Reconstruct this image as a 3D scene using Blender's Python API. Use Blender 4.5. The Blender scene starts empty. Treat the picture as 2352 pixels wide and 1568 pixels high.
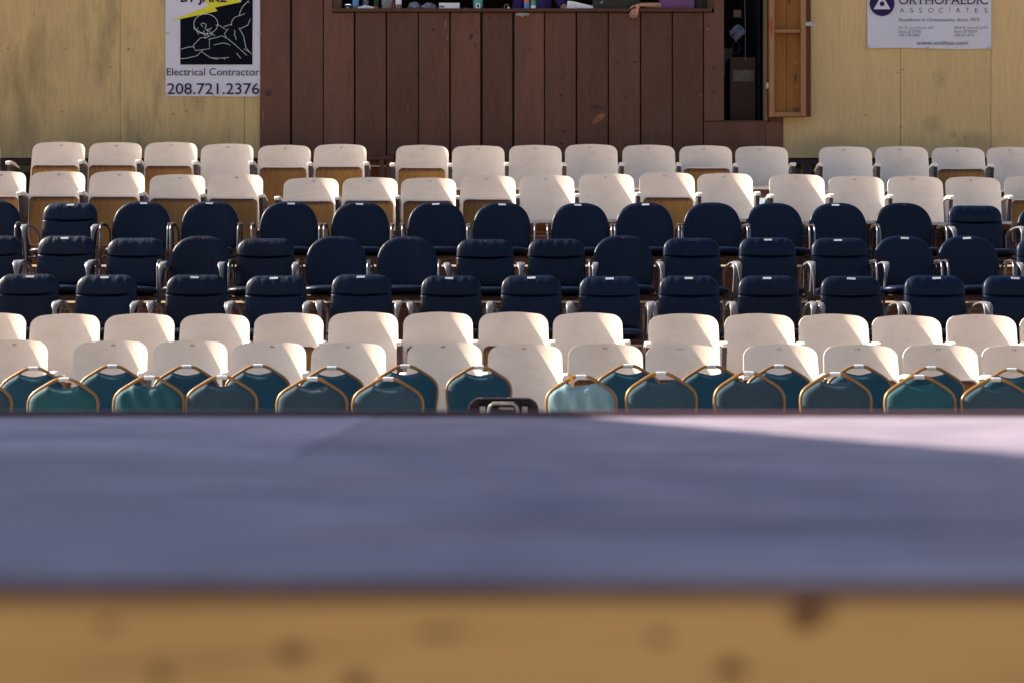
import bpy, bmesh, math, random
from mathutils import Vector, Matrix
random.seed(7)
SC = bpy.context.scene
COL = SC.collection
F = 4100.0            # focal length in pixels of a 2352 px wide picture
CX, HY = 1176.0, 809.0
CZ = 1.04             # camera height above the ground in front of the stage

# ------------------------------------------------------------------ camera
cam = bpy.data.cameras.new('camera'); camo = bpy.data.objects.new('camera', cam); COL.objects.link(camo)
camo.location = (0, 0, CZ); camo.rotation_euler = (math.radians(90), 0, 0)
cam.sensor_width = 36; cam.lens = F / 2352 * 36
cam.shift_y = (HY - 784) / 2352
cam.clip_start = 0.05; cam.clip_end = 3000
cam.dof.use_dof = True; cam.dof.focus_distance = 15.2; cam.dof.aperture_fstop = 2.8
SC.camera = camo
# ------------------------------------------------------------------ sun and sky
TO_SUN = Vector((-1.0, 0.33, 0.76)).normalized()
w = bpy.data.worlds.new('World'); SC.world = w; w.use_nodes = True
nt = w.node_tree; bg = nt.nodes['Background']
sky = nt.nodes.new('ShaderNodeTexSky'); sky.sky_type = 'NISHITA'; sky.sun_disc = False
el = math.asin(TO_SUN.z); az = math.atan2(TO_SUN.x, TO_SUN.y)
sky.sun_elevation = el; sky.sun_rotation = az
sky.dust_density = 2.5; sky.ozone_density = .9; sky.air_density = .9
nt.links.new(sky.outputs[0], bg.inputs[0]); bg.inputs[1].default_value = 0.072
sl = bpy.data.lights.new('sun', 'SUN'); so = bpy.data.objects.new('sun', sl); COL.objects.link(so)
sl.energy = 5.0; sl.angle = math.radians(0.5); sl.color = (1.0, 0.87, 0.70)
so.rotation_euler = TO_SUN.to_track_quat('Z', 'Y').to_euler(); so.location = (-20, 8, 20)
SC.view_settings.view_transform = 'Standard'; SC.view_settings.look = 'None'
SC.view_settings.exposure = 1.62; SC.view_settings.gamma = 1.0
SC.cycles.use_denoising = True

# ------------------------------------------------------------------ helpers
def P(px, py, d):
    return Vector(((px - CX) * d / F, d, CZ + (HY - py) * d / F))
def X(px, d): return (px - CX) * d / F
def Z(py, d): return CZ + (HY - py) * d / F

class MB:
    def __init__(s): s.v = []; s.f = []; s.m = []
    def add(s, vs, fs, mi=0):
        b = len(s.v); s.v += [tuple(v) for v in vs]; s.f += [tuple(b + i for i in f) for f in fs]; s.m += [mi] * len(fs); return s
    def box(s, x0, x1, y0, y1, z0, z1, mi=0):
        vs = [(x, y, z) for z in (z0, z1) for y in (y0, y1) for x in (x0, x1)]
        return s.add(vs, [(0, 2, 3, 1), (4, 5, 7, 6), (0, 1, 5, 4), (2, 6, 7, 3), (0, 4, 6, 2), (1, 3, 7, 5)], mi)
    def grid(s, pts, mi=0, cu=False, cv=False):
        n = len(pts); m = len(pts[0]); vs = [p for r in pts for p in r]; fs = []
        for i in range(n if cv else n - 1):
            for j in range(m if cu else m - 1):
                a, b = i, (i + 1) % n; c, d = j, (j + 1) % m
                fs.append((a * m + c, a * m + d, b * m + d, b * m + c))
        return s.add(vs, fs, mi)
    def tube(s, pts, rad, n=10, mi=0, caps=True, flat=None):
        pts = [Vector(p) for p in pts]; rings = []
        prev = None
        for i, p in enumerate(pts):
            t = ((pts[min(i + 1, len(pts) - 1)] - pts[max(i - 1, 0)])).normalized()
            if prev is None:
                a = Vector((0, 0, 1)) if abs(t.z) < .9 else Vector((1, 0, 0))
                u = t.cross(a).normalized()
            else:
                u = (prev - t * prev.dot(t)).normalized()
            prev = u; q = t.cross(u)
            r = rad[i] if isinstance(rad, list) else rad
            ra, rb = r if isinstance(r, tuple) else (r, r)
            rings.append([tuple(p + u * math.cos(2 * math.pi * k / n) * ra + q * math.sin(2 * math.pi * k / n) * rb) for k in range(n)])
        b = len(s.v); s.grid(rings, mi, cu=True)
        if caps:
            s.f.append(tuple(b + k for k in range(n))[::-1]); s.m.append(mi)
            e = b + (len(pts) - 1) * n; s.f.append(tuple(e + k for k in range(n))); s.m.append(mi)
        return s
    def lathe(s, prof, cx=0, cy=0, cz=0, n=20, mi=0):
        return s.grid([[(cx + r * math.cos(2 * math.pi * k / n), cy + r * math.sin(2 * math.pi * k / n), cz + z) for k in range(n)] for r, z in prof], mi, cu=True)
    def prism(s, poly, y0, y1, mi=0):
        n = len(poly); vs = [(x, y0, z) for x, z in poly] + [(x, y1, z) for x, z in poly]
        return s.add(vs, [tuple(range(n)), tuple(range(2 * n - 1, n - 1, -1))] + [(i, (i + 1) % n, (i + 1) % n + n, i + n) for i in range(n)], mi)
    def mesh(s, name, mats, smooth=40, bevel=0, merge=True):
        me = bpy.data.meshes.new(name); me.from_pydata(s.v, [], s.f)
        for m in mats: me.materials.append(m)
        for p, mi in zip(me.polygons, s.m): p.material_index = mi
        bm = bmesh.new(); bm.from_mesh(me)
        if merge: bmesh.ops.remove_doubles(bm, verts=bm.verts, dist=1e-5)
        bmesh.ops.recalc_face_normals(bm, faces=bm.faces)
        if bevel: bmesh.ops.bevel(bm, geom=[e for e in bm.edges if e.is_manifold and e.calc_face_angle(0) > .5], offset=bevel, segments=2, affect='EDGES', profile=.6)
        bm.to_mesh(me); bm.free()
        if smooth:
            me.shade_smooth(); me.set_sharp_from_angle(angle=math.radians(smooth))
        return me

def link(name, me, parent=None, loc=None):
    o = bpy.data.objects.new(name, me); COL.objects.link(o)
    if parent: o.parent = parent
    if loc is not None: o.location = loc
    return o
def build(name, mb, mat, parent=None, smooth=40, bevel=0):
    mats = mat if isinstance(mat, (list, tuple)) else [mat]
    return link(name, mb.mesh(name, mats, smooth, bevel), parent)
def tag(o, label=None, cat=None, group=None, kind=None):
    if label: o['label'] = label
    if cat: o['category'] = cat
    if group: o['group'] = group
    if kind: o['kind'] = kind
    return o
def empty(name, loc=(0, 0, 0)):
    o = bpy.data.objects.new(name, None); COL.objects.link(o); o.location = loc; o.empty_display_size = .1; return o
def copy_tree(o, parent=None):
    c = o.copy(); COL.objects.link(c); c.parent = parent
    for ch in KIDS.get(o.name, []): copy_tree(ch, c)
    return c

# ------------------------------------------------------------------ materials
def newmat(name):
    m = bpy.data.materials.new(name); m.use_nodes = True
    return m, m.node_tree, m.node_tree.nodes['Principled BSDF']
def ramp(nt, fac, stops):
    r = nt.nodes.new('ShaderNodeValToRGB'); e = r.color_ramp.elements
    while len(e) < len(stops): e.new(.5)
    for k, (p, c) in enumerate(stops): e[k].position = p; e[k].color = (*c, 1) if len(c) == 3 else c
    nt.links.new(fac, r.inputs[0]); return r.outputs[0]
def noise(nt, vec, scale, detail=4, rough=.55, dist=0):
    n = nt.nodes.new('ShaderNodeTexNoise'); n.inputs['Scale'].default_value = scale; n.inputs['Detail'].default_value = detail
    n.inputs['Roughness'].default_value = rough; n.inputs['Distortion'].default_value = dist
    nt.links.new(vec, n.inputs['Vector']); return n.outputs['Fac']
def mapping(nt, vec, scale, loc=(0, 0, 0), rot=(0, 0, 0), typ='POINT'):
    m = nt.nodes.new('ShaderNodeMapping'); m.vector_type = typ
    m.inputs['Scale'].default_value = scale; m.inputs['Location'].default_value = loc; m.inputs['Rotation'].default_value = rot
    nt.links.new(vec, m.inputs['Vector']); return m.outputs[0]
def mix(nt, fac, a, b, mode='MIX'):
    m = nt.nodes.new('ShaderNodeMix'); m.data_type = 'RGBA'; m.blend_type = mode
    for s, v in ((0, fac), (6, a), (7, b)):
        if hasattr(v, 'is_linked') or isinstance(v, bpy.types.NodeSocket): nt.links.new(v, m.inputs[s])
        elif s == 0: m.inputs[0].default_value = v
        else: m.inputs[s].default_value = (*v, 1)
    return m.outputs[2]
def coord(nt, kind='Object'):
    return nt.nodes.new('ShaderNodeTexCoord').outputs[kind]
def geocoord(nt):   # world position
    return nt.nodes.new('ShaderNodeNewGeometry').outputs['Position']
def bump(nt, b, h, strength=.2, dist=.005):
    n = nt.nodes.new('ShaderNodeBump'); n.inputs['Strength'].default_value = strength; n.inputs['Distance'].default_value = dist
    nt.links.new(h, n.inputs['Height']); nt.links.new(n.outputs[0], b.inputs['Normal'])
def tint_random(nt, col, amt):
    oi = nt.nodes.new('ShaderNodeObjectInfo'); r = ramp(nt, oi.outputs['Random'], [(0, (1 - amt,) * 3), (1, (1, 1, 1))])
    return mix(nt, 1.0, col, r, 'MULTIPLY')
def paint(name, c, rough=.5, var=.12, scale=6, bmp=.05, metal=0, stretch=(1, 1, 1), rnd=0, spec=None, world=False, coat=0):
    m, nt, b = newmat(name); v = mapping(nt, geocoord(nt) if world else coord(nt), stretch)
    n = noise(nt, v, scale, 5); n2 = noise(nt, v, scale * 9, 3)
    lo = tuple(x * (1 - var) for x in c); hi = tuple(min(1, x * (1 + var)) for x in c)
    col = ramp(nt, n, [(.3, lo), (.7, hi)])
    if rnd: col = tint_random(nt, col, rnd)
    nt.links.new(col, b.inputs['Base Color'])
    rr = ramp(nt, n2, [(.3, (max(0, rough - .07),) * 3), (.7, (min(1, rough + .07),) * 3)]); nt.links.new(rr, b.inputs['Roughness'])
    b.inputs['Metallic'].default_value = metal
    if spec is not None: b.inputs['Specular IOR Level'].default_value = spec
    if coat: b.inputs['Coat Weight'].default_value = coat
    if bmp: bump(nt, b, n2, bmp)
    return m
def wood(name, c, dark, rough=.6, grain='z', spots=(), island=.25, scale=1.0, bmp=.25, world=True, stains=None, streak=.5, rnd=0, spec=.3):
    """grain: axis the fibres run along; spots: (x, z, rx, rz, angle, colour, strength)"""
    m, nt, b = newmat(name); p = geocoord(nt) if world else coord(nt)
    st = {'z': (14, 14, .9), 'x': (.9, 14, 14), 'y': (14, .9, 14)}[grain]
    n = noise(nt, mapping(nt, p, st), 2.2 * scale, 8, .65, 1.2)
    fine = noise(nt, mapping(nt, p, tuple(k * 5 for k in st)), 2.2 * scale, 4, .6)
    big = noise(nt, mapping(nt, p, tuple(k ** .5 for k in st)), 1.1 * scale, 5, .6)
    col = ramp(nt, n, [(.25, dark), (.5, c), (.8, tuple(min(1, k * 1.18) for k in c))])
    col = mix(nt, streak, ramp(nt, big, [(.3, dark), (.65, c)]), col)
    if island:
        g = nt.nodes.new('ShaderNodeNewGeometry')
        col = mix(nt, 1.0, col, ramp(nt, g.outputs['Random Per Island'], [(0, (1 - island,) * 3), (1, (1, 1, 1))]), 'MULTIPLY')
    if rnd: col = tint_random(nt, col, rnd)
    if stains:   # (colour, low, high, scale, stretch)
        sc, lo, hi, s2, stx = stains
        f = ramp(nt, noise(nt, mapping(nt, p, stx), s2, 7, .7), [(lo, (0, 0, 0)), (hi, (1, 1, 1))])
        col = mix(nt, f, col, sc)
    if spots:
        wob = nt.nodes.new('ShaderNodeTexNoise'); wob.inputs['Scale'].default_value = 22; nt.links.new(p, wob.inputs['Vector'])
        vm = nt.nodes.new('ShaderNodeVectorMath'); vm.operation = 'MULTIPLY_ADD'
        nt.links.new(wob.outputs['Color'], vm.inputs[0]); vm.inputs[1].default_value = (.022,) * 3
        sub = nt.nodes.new('ShaderNodeVectorMath'); sub.operation = 'SUBTRACT'; nt.links.new(p, sub.inputs[0]); sub.inputs[1].default_value = (.011,) * 3
        nt.links.new(sub.outputs[0], vm.inputs[2]); pw = vm.outputs[0]
        for (sx, sz, rx, rz, ang, sc, stg) in spots:
            q = mapping(nt, pw, (rx, 1, rz), (sx, 0, sz), (0, math.radians(ang), 0), 'TEXTURE')
            q = mapping(nt, q, (1, 0, 1))
            ln = nt.nodes.new('ShaderNodeVectorMath'); ln.operation = 'LENGTH'; nt.links.new(q, ln.inputs[0])
            f = ramp(nt, ln.outputs['Value'], [(.45, (stg,) * 3), (1, (0, 0, 0))])
            col = mix(nt, f, col, sc)
    nt.links.new(col, b.inputs['Base Color']); b.inputs['Roughness'].default_value = rough
    b.inputs['Specular IOR Level'].default_value = spec
    bump(nt, b, fine, bmp, .003)
    return m
def flat(name, c, rough=.5, metal=0, emit=0):
    return paint(name, c, rough, .05, 30, 0, metal)
def glass(name, c=(.9, .95, 1), rough=.05):
    m, nt, b = newmat(name); b.inputs['Base Color'].default_value = (*c, 1); b.inputs['Roughness'].default_value = rough
    b.inputs['Transmission Weight'].default_value = .85; b.inputs['IOR'].default_value = 1.3; return m

D_W = 18.1   # distance of the wall line
def Wx(px): return X(px, D_W)
def Wz(py): return Z(py, D_W)

M = {}
def scuffed(name, c, dirt, rough, amt, rnd, spec=None, wrinkle=0, dscale=5):
    m, nt, b = newmat(name); oi = nt.nodes.new('ShaderNodeObjectInfo'); p = coord(nt)
    sc = nt.nodes.new('ShaderNodeVectorMath'); sc.operation = 'MULTIPLY_ADD'
    cb = nt.nodes.new('ShaderNodeCombineXYZ')
    for k in range(3): nt.links.new(oi.outputs['Random'], cb.inputs[k])
    nt.links.new(cb.outputs[0], sc.inputs[0]); sc.inputs[1].default_value = (37, 53, 29); nt.links.new(p, sc.inputs[2]); v = sc.outputs[0]
    n1 = noise(nt, mapping(nt, v, (1, 1, 1.6)), dscale, 8, .7); n2 = noise(nt, mapping(nt, v, (5, 1, 22)), 3, 6, .7); n3 = noise(nt, v, 70, 3)
    f1 = ramp(nt, n1, [(.48, (0, 0, 0)), (.75, (amt,) * 3)]); f2 = ramp(nt, n2, [(.66, (0, 0, 0)), (.72, (amt * .8,) * 3)])
    col = mix(nt, f1, c, dirt); col = mix(nt, f2, col, dirt); col = tint_random(nt, col, rnd)
    nt.links.new(col, b.inputs['Base Color']); b.inputs['Roughness'].default_value = rough
    if spec is not None: b.inputs['Specular IOR Level'].default_value = spec
    if wrinkle:
        w_ = noise(nt, mapping(nt, v, (16, 4, 3.2)), 1.4, 4, .5, 1.0); bump(nt, b, w_, wrinkle, .02)
    else: bump(nt, b, n3, .03)
    return m
M['cream'] = scuffed('cream_paint', (.87, .74, .62), (.62, .48, .38), .30, .42, .07)
M['edge'] = paint('cream_edge_paint', (.86, .79, .69), .4, .05, 20, .03)
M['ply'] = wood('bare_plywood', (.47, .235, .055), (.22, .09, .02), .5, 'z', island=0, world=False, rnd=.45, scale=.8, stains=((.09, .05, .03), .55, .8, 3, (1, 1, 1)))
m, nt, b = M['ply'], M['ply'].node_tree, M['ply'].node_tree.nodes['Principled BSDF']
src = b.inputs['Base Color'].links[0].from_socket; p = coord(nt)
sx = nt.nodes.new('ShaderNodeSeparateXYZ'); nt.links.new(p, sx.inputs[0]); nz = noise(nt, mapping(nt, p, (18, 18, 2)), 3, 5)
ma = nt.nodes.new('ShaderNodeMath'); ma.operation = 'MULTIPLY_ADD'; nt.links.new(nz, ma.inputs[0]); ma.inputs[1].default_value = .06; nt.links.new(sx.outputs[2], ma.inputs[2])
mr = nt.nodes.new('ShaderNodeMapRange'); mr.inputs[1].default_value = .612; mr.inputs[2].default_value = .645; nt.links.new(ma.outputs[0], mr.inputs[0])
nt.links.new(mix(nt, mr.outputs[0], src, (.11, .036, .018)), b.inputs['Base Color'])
M['iron'] = paint('iron_paint', (.04, .03, .042), .45, .2, 12, .1)
M['leather'] = scuffed('navy_vinyl', (.0003, .0068, .028), (.0022, .008, .022), .47, .8, .35, spec=.15, wrinkle=.28)
M['black'] = paint('black_plastic', (.012, .012, .016), .4, .2, 12, .05)
M['greyarm'] = paint('grey_arm_plastic', (.17, .17, .185), .33, .12, 18, .04, rnd=.2)
M['tube'] = paint('dark_steel_tube', (.16, .155, .165), .28, .15, 18, .03, metal=.75)
M['gold'] = paint('gold_tube', (.30, .155, .045), .34, .15, 14, .05, metal=.35)
M['teal'] = paint('teal_fabric', (.002, .058, .095), .8, .15, 5, .2, rnd=.15)
M['tealgreen'] = paint('green_teal_fabric', (.002, .074, .092), .75, .2, 5, .2)
M['tealgrey'] = paint('grey_teal_fabric', (.022, .060, .088), .85, .15, 5, .2, rnd=.15)
M['tealpale'] = paint('sunlit_teal_fabric', (.17, .29, .33), .8, .3, 7, .2, stretch=(2, 1, .4))  # paler blue puts the sunlight on one chair's fabric into its colour
M['label'] = paint('white_sticker', (.56, .60, .66), .5, .1, 40, 0)
M['red'] = flat('red_ink', (.30, .03, .04))
M['ink'] = flat('dark_ink', (.06, .04, .06))

lb = M['leather'].node_tree.nodes['Principled BSDF']; lb.inputs['Coat Weight'].default_value = .16; lb.inputs['Coat Roughness'].default_value = .30
# ------------------------------------------------------------------ text
def text_mesh(body, x0, x1, z0, z1, y, weight=0, shear=0, spacing=1, serif=False):
    """text fitted into the rectangle: z0 baseline, z1 cap height; facing -y"""
    def raw(b):
        c = bpy.data.curves.new('t', 'FONT'); c.body = b; c.offset = weight; c.shear = shear; c.space_character = spacing
        c.resolution_u = 4
        o = bpy.data.objects.new('t', c); COL.objects.link(o)
        dg = bpy.context.evaluated_depsgraph_get(); dg.update()
        me = bpy.data.meshes.new_from_object(o.evaluated_get(dg)); bpy.data.objects.remove(o); bpy.data.curves.remove(c); return me
    cap = raw('E'); ch = max(v.co.y for v in cap.vertices); cb = min(v.co.y for v in cap.vertices); bpy.data.meshes.remove(cap)
    me = raw(body)
    xs = [v.co.x for v in me.vertices]; a, b = min(xs), max(xs)
    for v in me.vertices:
        x, z = v.co.x, v.co.y
        v.co = (x0 + (x - a) / (b - a) * (x1 - x0), y, z0 + (z - cb) / (ch - cb) * (z1 - z0))
    return me
def text_obj(name, body, x0, x1, z0, z1, y, mat, parent, **k):
    me = text_mesh(body, x0, x1, z0, z1, y, **k); me.name = name; me.materials.clear(); me.materials.append(mat)
    return link(name, me, parent)

# ================================================================== SETTING
m, nt, b = newmat('ground_gravel'); p = geocoord(nt)
col = ramp(nt, noise(nt, p, 3, 8, .7), [(.3, (.38, .28, .19)), (.7, (.55, .43, .30))])
nt.links.new(col, b.inputs['Base Color']); b.inputs['Roughness'].default_value = .95; bump(nt, b, noise(nt, p, 60, 4), .5, .02)
g = MB(); g.add([(-900, -900, 0), (900, -900, 0), (900, 900, 0), (-900, 900, 0)], [(0, 1, 2, 3)])
tag(build('ground', g, m, smooth=0), 'pale gravel ground under the stage and the seats', kind='structure')

# ---- scrubby hill added out of view to block low sky and darken chair gloss
m, nt, b = newmat('blocker_scrub'); p = geocoord(nt)
nt.links.new(ramp(nt, noise(nt, p, .25, 8, .7), [(.35, (.018, .028, .012)), (.7, (.07, .075, .035))]), b.inputs['Base Color']); b.inputs['Roughness'].default_value = 1
hb = MB(); rg0 = random.Random(2); rows_ = []
for i in range(25):
    y = -22 - i * 4; row_ = []
    for j in range(61):
        x = -150 + j * 5; h = 30 * (1 - math.exp(-(i / 6.0) ** 1.5)) * (.8 + .2 * math.sin(x * .03 + 1)) + 1.2 * rg0.random() * (i > 0) + 2 * math.sin(x * .13 + i) * (i > 1)
        row_.append((x, y, h - (.3 if i == 0 else 0)))
    rows_.append(row_)
hb.grid(rows_); tag(build('blocker_hill', hb, m), 'scrubby hill added out of view behind the stage to block low sky', kind='structure')
# ---- stage
H_DECK = 146 * 4.0 / F            # camera above deck
ZD = CZ - H_DECK
D_FAR, D_NEAR = 4.0, 1.1
m, nt, b = newmat('stage_paint'); p = geocoord(nt)
n1 = noise(nt, mapping(nt, p, (.9, 5.0, 1)), 2.3, 8, .7)
n2 = noise(nt, mapping(nt, p, (1.3, 1.6, 1), (3, 1, 0)), 4.5, 6, .6)
c1 = ramp(nt, n1, [(.34, (.15, .13, .175)), (.49, (.27, .235, .30)), (.66, (.44, .375, .44))])
c2 = ramp(nt, n2, [(.3, (.62, .60, .66)), (.55, (1, 1, 1)), (.75, (1, .93, .88))])
cc = mix(nt, 1, c1, c2, 'MULTIPLY'); nw = noise(nt, mapping(nt, p, (1.0, 1.5, 1), (9, 4, 0)), 3.0, 6, .7)
cc = mix(nt, ramp(nt, nw, [(.52, (0, 0, 0)), (.72, (.55, .55, .55))]), cc, (.24, .15, .13))
gi = nt.nodes.new('ShaderNodeNewGeometry'); cc = mix(nt, 1, cc, ramp(nt, gi.outputs['Random Per Island'], [(0, (.86, .86, .9)), (1, (1.0, 1.0, 1.0))]), 'MULTIPLY')
nt.links.new(cc, b.inputs['Base Color']); b.inputs['Roughness'].default_value = .62
b.inputs['Specular IOR Level'].default_value = .25
bump(nt, b, n2, .15, .004); M['stage'] = m
kn = [(X(px, 1.106), Z(py, 1.106), rx * 1.45, rz * 1.35, 0, (.10, .038, .010), .95) for px, py, rx, rz in
      [(235, 1440, .005, .004), (670, 1500, .008, .006), (808, 1555, .008, .005), (1522, 1472, .006, .004),
       (1682, 1532, .008, .006), (1862, 1402, .011, .013), (375, 1548, .005, .004), (1020, 1440, .012, .0025)]]
M['pine'] = wood('bare_pine_fascia', (.58, .37, .15), (.30, .17, .06), .6, 'x', kn, island=0, scale=1.5, streak=.8)
M['strip_dark'] = wood('lip_shade_strip', (.20, .10, .045), (.10, .045, .02), .6, 'x', island=0, scale=2)
M['maroon'] = wood('maroon_trim_paint', (.10, .045, .05), (.05, .02, .03), .55, 'x', island=0)
stage = empty('stage', (0, 2.5, 0)); tag(stage, 'low stage with lavender grey painted deck in the blurred foreground', 'stage')
def part(name, mb, mat, parent, **k):   # world-coordinate mesh under an empty
    o = build(name, mb, mat, parent, **k); o.matrix_parent_inverse = Matrix.Translation(-parent.location) if parent.type == 'EMPTY' else Matrix(); return o
mb = MB(); mbl = MB()
# deck sheets, laid in two rows with hairline joints
ys = [D_NEAR, 1.45, 2.47, D_FAR - .035]; 
for r in range(3):
    x = -6.0 + (.6 if r == 1 else 0)
    cuts = {0: [-5, -2.6, 1.55, 5], 1: [-5, -2.9, 1.9, 5], 2: [-5, -2.8, -.30, 2.14, 5]}[r]
    for a, c in zip(cuts[:-1], cuts[1:]):
        (mb if not (r == 2 and c == -.30) else mbl).box(a + .003, c - .003, ys[r] + (.008 if r == 0 else .003), ys[r + 1] - .003, ZD - .018, ZD)
part('deck_board', mb, M['stage'], stage); part('deck_board', mbl, M['stage'], stage)['label'] = 'paler newer-looking deck sheet'
M['stage2'] = M['stage'].copy(); M['stage2'].name = 'paler_stage_paint'
for n_ in M['stage2'].node_tree.nodes:
    if n_.type == 'VALTORGB' and abs(n_.color_ramp.elements[0].color[0] - .15) < .01:
        for e_ in n_.color_ramp.elements: e_.color = tuple(c_ * 1.28 for c_ in e_.color[:3]) + (1,)
bpy.data.objects['deck_board.001'].data.materials[0] = M['stage2']
mb = MB(); mb.box(-5, 5, D_FAR - .034, D_FAR + .04, ZD - .05, ZD + .011); part('nosing', mb, M['maroon'], stage, bevel=.004)
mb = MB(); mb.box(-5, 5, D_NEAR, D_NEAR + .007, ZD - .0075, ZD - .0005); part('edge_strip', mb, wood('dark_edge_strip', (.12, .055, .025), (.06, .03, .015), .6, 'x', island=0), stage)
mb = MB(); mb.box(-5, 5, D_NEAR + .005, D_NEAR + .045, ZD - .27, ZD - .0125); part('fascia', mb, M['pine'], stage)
mb = MB(); mb.box(-5, 5, D_NEAR + .009, D_NEAR + .011, ZD - .0122, ZD - .008); part('shadow_strip', mb, M['strip_dark'], stage)  # dark strip paints in the shade beneath the deck lip
mb = MB()
for x in (-4.9, -2.4, 0, 2.4, 4.86): mb.box(x, x + .09, D_NEAR + .06, D_NEAR + .15, 0, ZD - .22); mb.box(x, x + .09, D_FAR - .2, D_FAR - .11, 0, ZD - .02)
mb.box(-4.9, 4.95, D_NEAR + .06, D_NEAR + .1, ZD - .21, ZD - .02); mb.box(-5, 5, D_FAR - .06, D_FAR - .037, .02, ZD - .051)
part('framing', mb, M['maroon'], stage)
# ---- wing wall added out of view at the left, shaped to shade the deck
def blocker_h(y):  # height above deck so that its shadow edge falls where the photograph shows it
    return y
blocker = MB(); xw = -2.6
k = []
for (dx, dy) in ((.14, 4.02), (.74, 2.47), (1.44, .9), (2.4, -1.2)):
    t = (dx - xw) / -(-TO_SUN.x) * -1
    k.append((dy + t * TO_SUN.y, ZD + t * TO_SUN.z))
pts = k[::-1]
poly = [(pts[0][0], 0)] + pts + [(pts[-1][0], 0)]
n = len(poly); vs = [(xw, y, z) for y, z in poly] + [(xw - .09, y, z) for y, z in poly]
blocker.add(vs, [tuple(range(n)), tuple(range(2 * n - 1, n - 1, -1))] + [(i, (i + 1) % n, (i + 1) % n + n, i + n) for i in range(n)])
M['blocker'] = wood('blocker_plank', (.30, .22, .15), (.18, .12, .08), .7, 'y', island=.2)
wo = build('stage_shade_blocker', blocker, M['blocker']); tag(wo, 'plank wing wall with sloping top, added unseen left of the stage to shade the deck', 'wall')

# ---- seating terrace
ROWS = {  # name: (distance of seat back, floor height, )
    'A': (10.5, 0.0), 'B': (11.4, .057), 'C': (12.2, CZ - .80), 'D': (13.05, CZ - .59), 'E': (13.9, CZ - .29),
    'F': (14.75, CZ + .06), 'G': (15.6, CZ + .426), 'H': (16.45, CZ + .77), 'I': (17.3, CZ + 1.15)}
M['tread'] = wood('terrace_timber', (.27, .14, .10), (.16, .08, .06), .65, 'x', island=.25)
M['strip'] = wood('pale_edge_strip', (.62, .47, .30), (.45, .32, .2), .5, 'x', island=0)  # pale colour and chamfer put in the sunlit lines along step edges
terr = empty('seating_terrace', (0, 11, 0)); tag(terr, 'stepped brown timber terrace under the rows of seats', 'terrace')
def xprism(mb, prof, x0=-9, x1=9):
    n = len(prof); mb.add([(x0, y, z) for y, z in prof] + [(x1, y, z) for y, z in prof], [tuple(range(n)), tuple(range(2 * n - 1, n - 1, -1))] + [(i, (i + 1) % n, (i + 1) % n + n, i + n) for i in range(n)])
names = 'BCDEFGHI'
for i, r in enumerate(names):
    d, z = ROWS[r]; y0 = d - .60 if r != 'B' else d - .5
    y1 = ROWS[names[i + 1]][0] - .60 if i + 1 < len(names) else 18.05
    zp = ROWS[names[i - 1]][1] if i else 0
    mb = MB(); mb.box(-9, 9, y0 - .035, y1 - .001, z - .04, z)                # tread with nosing
    mb.box(-9, 9, y0, y0 + .03, zp + .002, z - .042)                             # riser board
    part('step', mb, M['tread'], terr, bevel=0)
    if z - zp > .25:
        mb = MB(); xprism(mb, [(y0 - .054, z - .014), (y0 - .036, z + .004), (y0 - .036, z - .014)]); part('nosing_strip', mb, M['strip'], terr, smooth=0)
        mb = MB(); xprism(mb, [(y0 - .016, z - .070), (y0 - .001, z - .055), (y0 - .001, z - .070)]); part('batten', mb, M['strip'], terr, smooth=0)

# ================================================================== WALLS
YEL = (.54, .41, .20); YD = (.37, .30, .165)
sp = [(Wx(px), Wz(py), .012, .012, 0, (.05, .035, .02), .8) for px, py in [(398, 262), (428, 256), (143, 256), (152, 113), (18, 112), (295, 113), (253, 156)]]
sp += [(Wx(px), Wz(py), rx, rz, 0, (.24, .21, .11), s * .5) for px, py, rx, rz, s in
       [(30, 330, .35, .35, .75), (130, 120, .16, .3, .5), (180, 290, .2, .25, .6), (230, 340, .5, .18, .6), (400, 345, .6, .14, .5), (190, 40, .08, .2, .4)]]
M['yellow'] = wood('yellow_stain_ply', YEL, YD, .75, 'z', sp, island=.10, scale=1.6, bmp=.2, stains=((.19, .16, .085), .50, .80, 1.3, (2.2, 1, .55)), streak=.72)
sp = [(Wx(px), Wz(py), .010, .010, 0, (.06, .04, .02), .8) for px, py in [(2062, 168), (2073, 160), (2070, 292), (2216, 316), (2236, 14), (1990, 265), (2165, 183)]]
sp += [(Wx(px), Wz(py), rx, rz, 0, (.20, .18, .095), s * .55) for px, py, rx, rz, s in
       [(2140, 285, .12, .12, .55), (2240, 330, .25, .15, .6), (2160, 180, .1, .15, .35), (1900, 345, .4, .2, .5), (2190, 310, .05, .05, .6)]]
M['yellow2'] = wood('yellow_stain_ply_right', (.60, .45, .23), (.45, .345, .18), .75, 'z', sp, island=.12, scale=1.6, bmp=.2, stains=((.24, .19, .09), .60, .85, 1.6, (2.2, 1, .6)), streak=.72)  # paler, less stained tone for the wall right of the booth
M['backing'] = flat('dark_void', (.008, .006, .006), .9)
M['darkwood'] = wood('dark_beam', (.045, .025, .028), (.02, .012, .014), .6, 'x', island=.1)
M['paleboard'] = wood('grey_green_board', (.16, .18, .13), (.10, .11, .08), .7, 'x', island=.1)
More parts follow.
